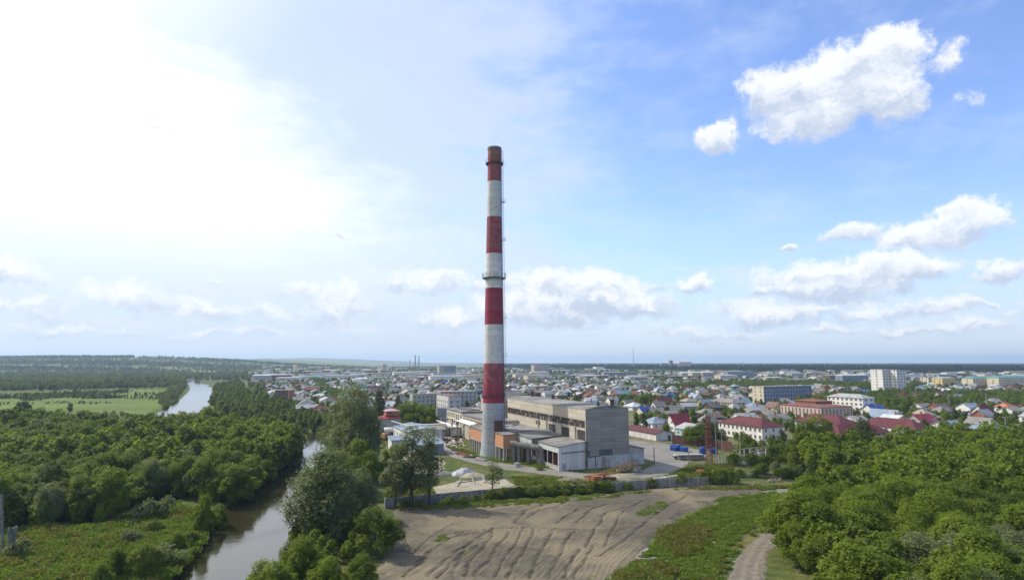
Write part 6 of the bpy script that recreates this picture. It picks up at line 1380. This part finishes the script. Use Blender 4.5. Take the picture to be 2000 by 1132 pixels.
def addmass(poly, step, seed, hr, kinds, dr=8.5, foot=0, prob=1.0, thresh=None, flat=1.0):
    a = np.array(keep(fill(poly, step, seed), dr, foot=foot)); T_ = fbm(a[:, 0]/60, a[:, 1]/40, seed+5, 3); C_ = fbm(a[:, 0]/30, a[:, 1]/20, seed, 2); Z_ = ground_h(a[:, 0], a[:, 1])
    for (x, y), t_, cl, z_ in zip(a, T_, C_, Z_):
        if rnd.random() > prob or (thresh is not None and t_ < thresh): continue
        MASS.append((x, y, z_ - .2, (rnd.uniform(*hr) * (1 + .9*cl))/10, rnd.choice(kinds)))
addmass(W([(410,775),(420,757),(466,742),(480,765),(545,795),(600,805),(645,835),(655,862),(625,846),(600,842),(440,815),(412,790)]), 6.5, 31, (4.0, 7), (1, 1, 1, 2), 9, foot=4)
addmass(W([(380,752),(384,742),(360,740),(-120,740),(-120,765),(0,765),(190,760),(330,756),(350,752)]), 8.5, 32, (5, 9), (1, 1, 2, 3), 10, thresh=-.14)
addmass(W([(-120,742),(480,742),(480,730),(-120,730)]), 12, 33, (5, 9), (1, 1, 2, 3), 10, thresh=-.08)
addmass(W([(-150,730.5),(480,730.5),(700,723),(700,719),(-150,719)]), 19, 34, (6, 11), (2, 3, 1), 10, thresh=.06)
for cx, cy, rx, ry in ((-2150,2900,330,120),(-1500,3050,120,60),(-1250,3150,260,70),(-2500,2500,300,90),(-1900,2350,420,70),(-1200,2450,500,80),(-700,3300,420,60),(-1500,2000,350,45)):
    for k in range(int(rx*ry/90)):
        a_, r_ = rnd.random()*6.28, math.sqrt(rnd.random()); x, y = cx + rx*r_*math.cos(a_), cy + ry*r_*math.sin(a_); MASS.append((x, y, ground_z(x, y)-.5, rnd.uniform(1.0, 1.5), rnd.choice((2, 2, 1))))
addmass(W([(320,802),(340,790),(352,770),(366,752),(340,752),(320,768),(312,790)]), 5, 39, (2, 4.5), (1, 3), 7.5)
addmass(W([(-120,846),(-120,824),(60,820),(200,824),(345,824),(450,832),(350,842),(200,840)]), 6, 35, (2.5, 5.5), (1, 3, 3, 2), 9, thresh=-.12)
addmass(MEADOW, 4.5, 36, (.6, 2.6), (3, 1, 3, 2), 12, prob=.6, thresh=.11)
addmass(W([(-60,776),(330,762),(350,768),(330,774),(-60,788)]), 5, 38, (1.5, 5), (1, 3, 2), 11, thresh=.02)
addmass(W([(-60,822),(-60,806),(100,812),(240,808),(345,812),(345,824)]), 4.5, 37, (1, 3.5), (3, 1, 3), 11, thresh=-.0)
MASS += [(G(px, py).x, G(px, py).y, 0, h/10, k) for px, py, h, k in ((36,812,9,2),(46,813,10,2),(53,813,8,2),(137,803,6,2),(393,824,7,2),(265,772,4,2),(285,771,3.5,2),(318,773,4,2),(30,815,7,1),(205,817,5,3),(170,816,5,3))]
for g in GREENS: addmass(g, 6.4, 40, (4.5, 7), (1, 1, 1, 0), 9, foot=3)
# garden trees between the houses
HX = np.array(cand)
def gardens(poly, step, seed, hr, pr, y1):
    a = np.array([p for p in fill(poly, step, seed) if y1[0] < p[1] < y1[1]]); a = np.array(keep([tuple(p) for p in a], 10, foot=2.5))
    S_ = sdpoly(a[:, 0], a[:, 1], YARD); F_ = fbm(a[:, 0]/70, a[:, 1]/70, 77, 2); Z_ = ground_h(a[:, 0], a[:, 1])
    for (x, y), s_, f_, z_ in zip(a, S_, F_, Z_):
        if s_ > -3 or rnd.random() > pr or np.hypot(HX[:, 0]+4-x, HX[:, 1]+5-y).min() < 6.5: continue
        MASS.append((x, y, z_, rnd.uniform(*hr)/10*(1+.5*f_), rnd.choice((1, 1, 1, 0, 2))))
gardens(TOWNP, 8.0, 51, (3.2, 6.6), .52, (240, 800)); gardens(TOWNP, 13, 52, (5, 8.5), .6, (800, 1500)); gardens(TOWNP, 28, 53, (9, 14), .8, (1500, 2700))
for P_, st, sd in ((RIGHT, 4.2, 71), (LEFT, 4.6, 72)): addmass([p for p in P_], st, sd, (5.2, 7.2), (0, 1, 1), 9)
addmass(W([(1236,830),(1236,806),(1300,806),(1345,815),(1340,838),(1320,848),(1270,828)]), 6, 67, (3, 6), (1, 0, 1, 2), 9, foot=1.5, prob=.75)
addmass([(-41,84),(-43,100),(-46,118),(-52,135),(-56,155),(-60,175),(-62,200),(-66,225),(-55,225),(-50,190),(-42,160),(-34,140),(-28,118),(-27,98),(-24,84)], 3.6, 66, (2.2, 4.2), (1, 0, 1, 3), 8.3)
# bushes in the plant's grounds and along the road
addmass(W([(1440,878),(1480,872),(1560,872),(1620,880),(1640,900),(1560,910),(1520,905),(1450,890)]), 4.5, 61, (2.5, 5), (1, 0, 1), 9)
addmass(W([(1500,918),(1640,908),(1640,935),(1600,942),(1540,936)]), 4, 62, (1.6, 3), (2, 1, 3), 9)
addmass(W([(640,900),(655,870),(700,860),(722,880),(712,930),(740,985),(700,1010),(640,960)]), 5, 63, (3, 6), (1, 0), 9, prob=.7)
addmass(W([(742,900),(760,880),(800,872),(800,885),(760,915),(745,930)]), 4, 64, (2, 4), (1, 0), 9, prob=.6)
addmass(W([(752,830),(850,822),(860,842),(800,850),(756,846)]), 5, 65, (3, 5), (1, 0), 9, foot=1)
scatter('background_greenery', 'countless trees and bushes of the thickets, gardens and far woods', 'trees', MASS,
        [lod('a', 101, 10, 4.8, 1500, .85, 'leafbright'), lod('b', 102, 10, 4.6, 1500, .85, 'leaf'), lod('c', 103, 10, 4.2, 1200, .9, 'leafdark'), lod('d', 104, 10, 5.2, 1300, .8, 'willow')])
# pine forest: edge of single trunks, canopy behind
def pine(seed):
    rg = np.random.default_rng(seed); n = 500; t = rg.random(n); z = 8 + 12*t; r = (3.0*(1-t)**.6 + .6) * np.sqrt(rg.random(n)); a = rg.random(n)*6.28
    P = np.stack([r*np.cos(a), r*np.sin(a), z], 1); me = leaf_mesh('pine', P, rg.normal(size=(n, 3)) + np.array((0, 0, .8)), rg.uniform(.9, 1.7, n), rg.random(n), M['pine'], rg)
    tm = MB().tube([(0,0,-1),(0,0,10),(0,0,18)], [.3,.22,.08], 6); v0 = len(me.vertices)
    bm_ = bpy.data.meshes.new('x'); import bmesh; b = bmesh.new(); b.from_mesh(me); lay = b.faces.layers.float.get('tone')
    vs = [b.verts.new(v) for v in tm.v]
    for f in tm.f: fc = b.faces.new([vs[i] for i in f]); fc.material_index = 1
    b.to_mesh(me); b.free(); me.materials.append(M['pinebark']); return bpy.data.objects.new('pine', me)
PIN = []; rnd = random.Random(9); EDGE = [(-60,2700),(300,2300),(600,2050),(1000,1750),(1500,1480),(2200,1300)]
for (ax, ay), (bx, by) in zip(EDGE[:-1], EDGE[1:]):
    L_ = math.hypot(bx-ax, by-ay); n = int(L_/6.5)
    for i in range(n):
        for r in range(8): PIN.append((ax+(bx-ax)*i/n + rnd.uniform(-4, 4), ay+(by-ay)*i/n + r*8 + rnd.uniform(-4, 4), 0, rnd.uniform(.75, 1.12), rnd.randrange(2)))
for i in range(9000):
    y = 1500 + (rnd.random()**1.6)*4500; x = rnd.uniform(-.02, 1.05)*y*1.0
    ey = np.interp(x, [p[0] for p in EDGE], [p[1] for p in EDGE])
    if y > ey + 50 and x > -60: PIN.append((x, y, 4, rnd.uniform(.8, 1.12), rnd.randrange(2)))
scatter('pine_forest', 'dark pine forest closing the horizon behind the town', 'forest', PIN, [pine(1), pine(2)])
def canopy():
    xs = np.concatenate([np.arange(-400, 2600, 16), np.arange(2600, 16000, 160)]); ys = np.concatenate([np.arange(1350, 4200, 16), np.arange(4200, 14000, 90)])
    X, Y = np.meshgrid(xs, ys); ey = np.interp(X, [p[0] for p in EDGE], [p[1] for p in EDGE]); s = np.minimum(Y - ey - 30, (X + 60 + .02*Y)*1.0 + 60*fbm(Y/200, X/200, 3))
    Z = np.clip(s*.8, -6, 15.5) + np.where(s > 10, 3.4*fbm(X/21, Y/21, 61, 3) + 5*fbm(X/260, Y/260, 62, 2), 0)
    m = mat('pine_canopy', (.024, .044, .022), (.014, .028, .014), scale=.06, bump=1.0, bscale=.12, rough=.95, spec=.05)
    tag(link(bpy.data.objects.new('pine_canopy', grid_mesh('pine_canopy', X, Y, Z, m))), 'closed canopy of the far pine forest under the horizon', 'forest', kind='stuff')
canopy()
# grass and weeds
def blades(seed, H, n, mt, R=.8):
    rg = np.random.default_rng(seed); a = rg.random(n)*6.28; r = np.sqrt(rg.random(n))*R
    P = np.stack([r*np.cos(a), r*np.sin(a), rg.random(n)*H*.8 + .05], 1); Nn = rg.normal(size=(n, 3)); Nn[:, 2] *= .5
    return bpy.data.objects.new('tuft', leaf_mesh('tuft', P, Nn, rg.uniform(.2, .42, n), rg.random(n), M[mt], rg, .35))
GR = []; rnd = random.Random(10)
def addgrass(poly, step, seed, sc, kinds, prob=1.0, clump=None):
    a = np.array(fill(poly, step, seed, .5)); C_ = fbm(a[:, 0]/4, a[:, 1]/4, seed, 2); D_ = dpath(a[:, 0], a[:, 1], RIVER)[0]
    for (x, y), c_, d_ in zip(a, C_, D_):
        if rnd.random() > prob or (clump is not None and c_ < clump) or d_ < 7.6: continue
        GR.append((x, y, .02, rnd.uniform(*sc), rnd.choice(kinds)))
addgrass(BANKGRASS, 1.25, 1, (.7, 1.9), (0, 0, 0, 1, 2), .85)
STRIP = W([(1200,1132),(1255,1085),(1290,1050),(1345,1008),(1425,975),(1500,962),(1518,962),(1512,1000),(1470,1030),(1425,1065),(1395,1132)])
addgrass(STRIP, .95, 2, (.5, 1.1), (0, 0, 0, 2), .9, -.3)
addgrass(W([(1285,1050),(1300,1030),(1370,1025),(1385,1050),(1350,1090),(1310,1080)]), .9, 3, (.9, 1.6), (1, 1, 1, 2), .9)
addgrass(W([(1200,1132),(1235,1095),(1320,1110),(1300,1160),(1190,1160)]), 1.0, 4, (.9, 1.6), (1, 0), .7)
addgrass(W([(1375,1140),(1420,1090),(1470,1040),(1490,1030),(1450,1060),(1420,1100),(1412,1140)]), 1.0, 5, (.5, 1.2), (0, 1), .8)
addgrass(FIELD, 1.1, 6, (.12, .38), (0, 2), .30, -.02); addgrass(FIELD, 1.6, 16, (.3, .7), (0, 2), .25, .17)
addgrass(W([(1240,1008),(1275,985),(1305,980),(1300,992),(1262,1010)]), 1.0, 7, (.5, 1.1), (0,), .9)
addgrass(W([(850,1048),(872,1046),(875,1056),(855,1060)]), .9, 8, (.6, 1), (0,)); addgrass(W([(1355,985),(1430,970),(1480,958),(1400,980)]), 1, 8, (.6, 1), (0,))
addgrass(W([(752,1000),(880,985),(1000,978),(1160,968),(1420,950),(1560,950),(1500,958),(1300,958),(1160,978),(1000,990),(880,996)]), 1.1, 9, (.6, 1.3), (0, 0, 1), .7)
addgrass(W([(752,984),(880,973),(1000,963),(1160,957),(1420,938),(1420,925),(1300,932),(1240,942),(1150,940),(1050,930),(1000,930),(1010,955),(880,970),(752,975)]), 1.5, 10, (.5, 1.2), (0, 2, 1), .8)
addgrass(W([(945,896),(1000,905),(1060,912),(1150,922),(1100,915),(1050,905),(1000,896)]), 1.3, 11, (.6, 1.2), (0, 2), .9); addgrass(W([(870,870),(915,880),(940,893),(920,888),(880,876)]), 1.3, 12, (.6, 1.1), (0, 2), .8)
addgrass(W([(1300,930),(1345,912),(1420,905),(1440,925),(1420,942),(1330,938)]), 1.4, 13, (.6, 1.3), (0, 1, 2), .85)
addgrass(W([(745,945),(800,930),(850,935),(850,965),(760,975)]), 1.5, 14, (.6, 1.2), (0, 1, 2), .8)

scatter('wild_grass', 'rough grass and weeds growing over banks, verges and the bare field', 'grass', GR, [blades(1, .55, 130, 'grassblade'), blades(2, .75, 130, 'weed'), blades(3, .45, 150, 'leaf')])

# ------------------------------------------------------------------ haze
def haze():
    m = bpy.data.materials.new('haze'); m.use_nodes = True; N = NT(m.node_tree)
    v = N.n('ShaderNodeVolumePrincipled'); v.inputs['Density'].default_value = 1.0e-4; v.inputs['Color'].default_value = (.58, .78, 1, 1); v.inputs['Anisotropy'].default_value = .2
    o = N.n('ShaderNodeOutputMaterial'); m.node_tree.links.new(v.outputs[0], o.inputs['Volume'])
    tag(part('haze', MB().box(-17500, 17500, -3200, 18500, -40, 175), m), 'thin pale haze over the whole valley', 'haze', kind='stuff')
haze()
SC.cycles.max_bounces = 6; SC.cycles.transparent_max_bounces = 4; SC.cycles.volume_bounces = 0
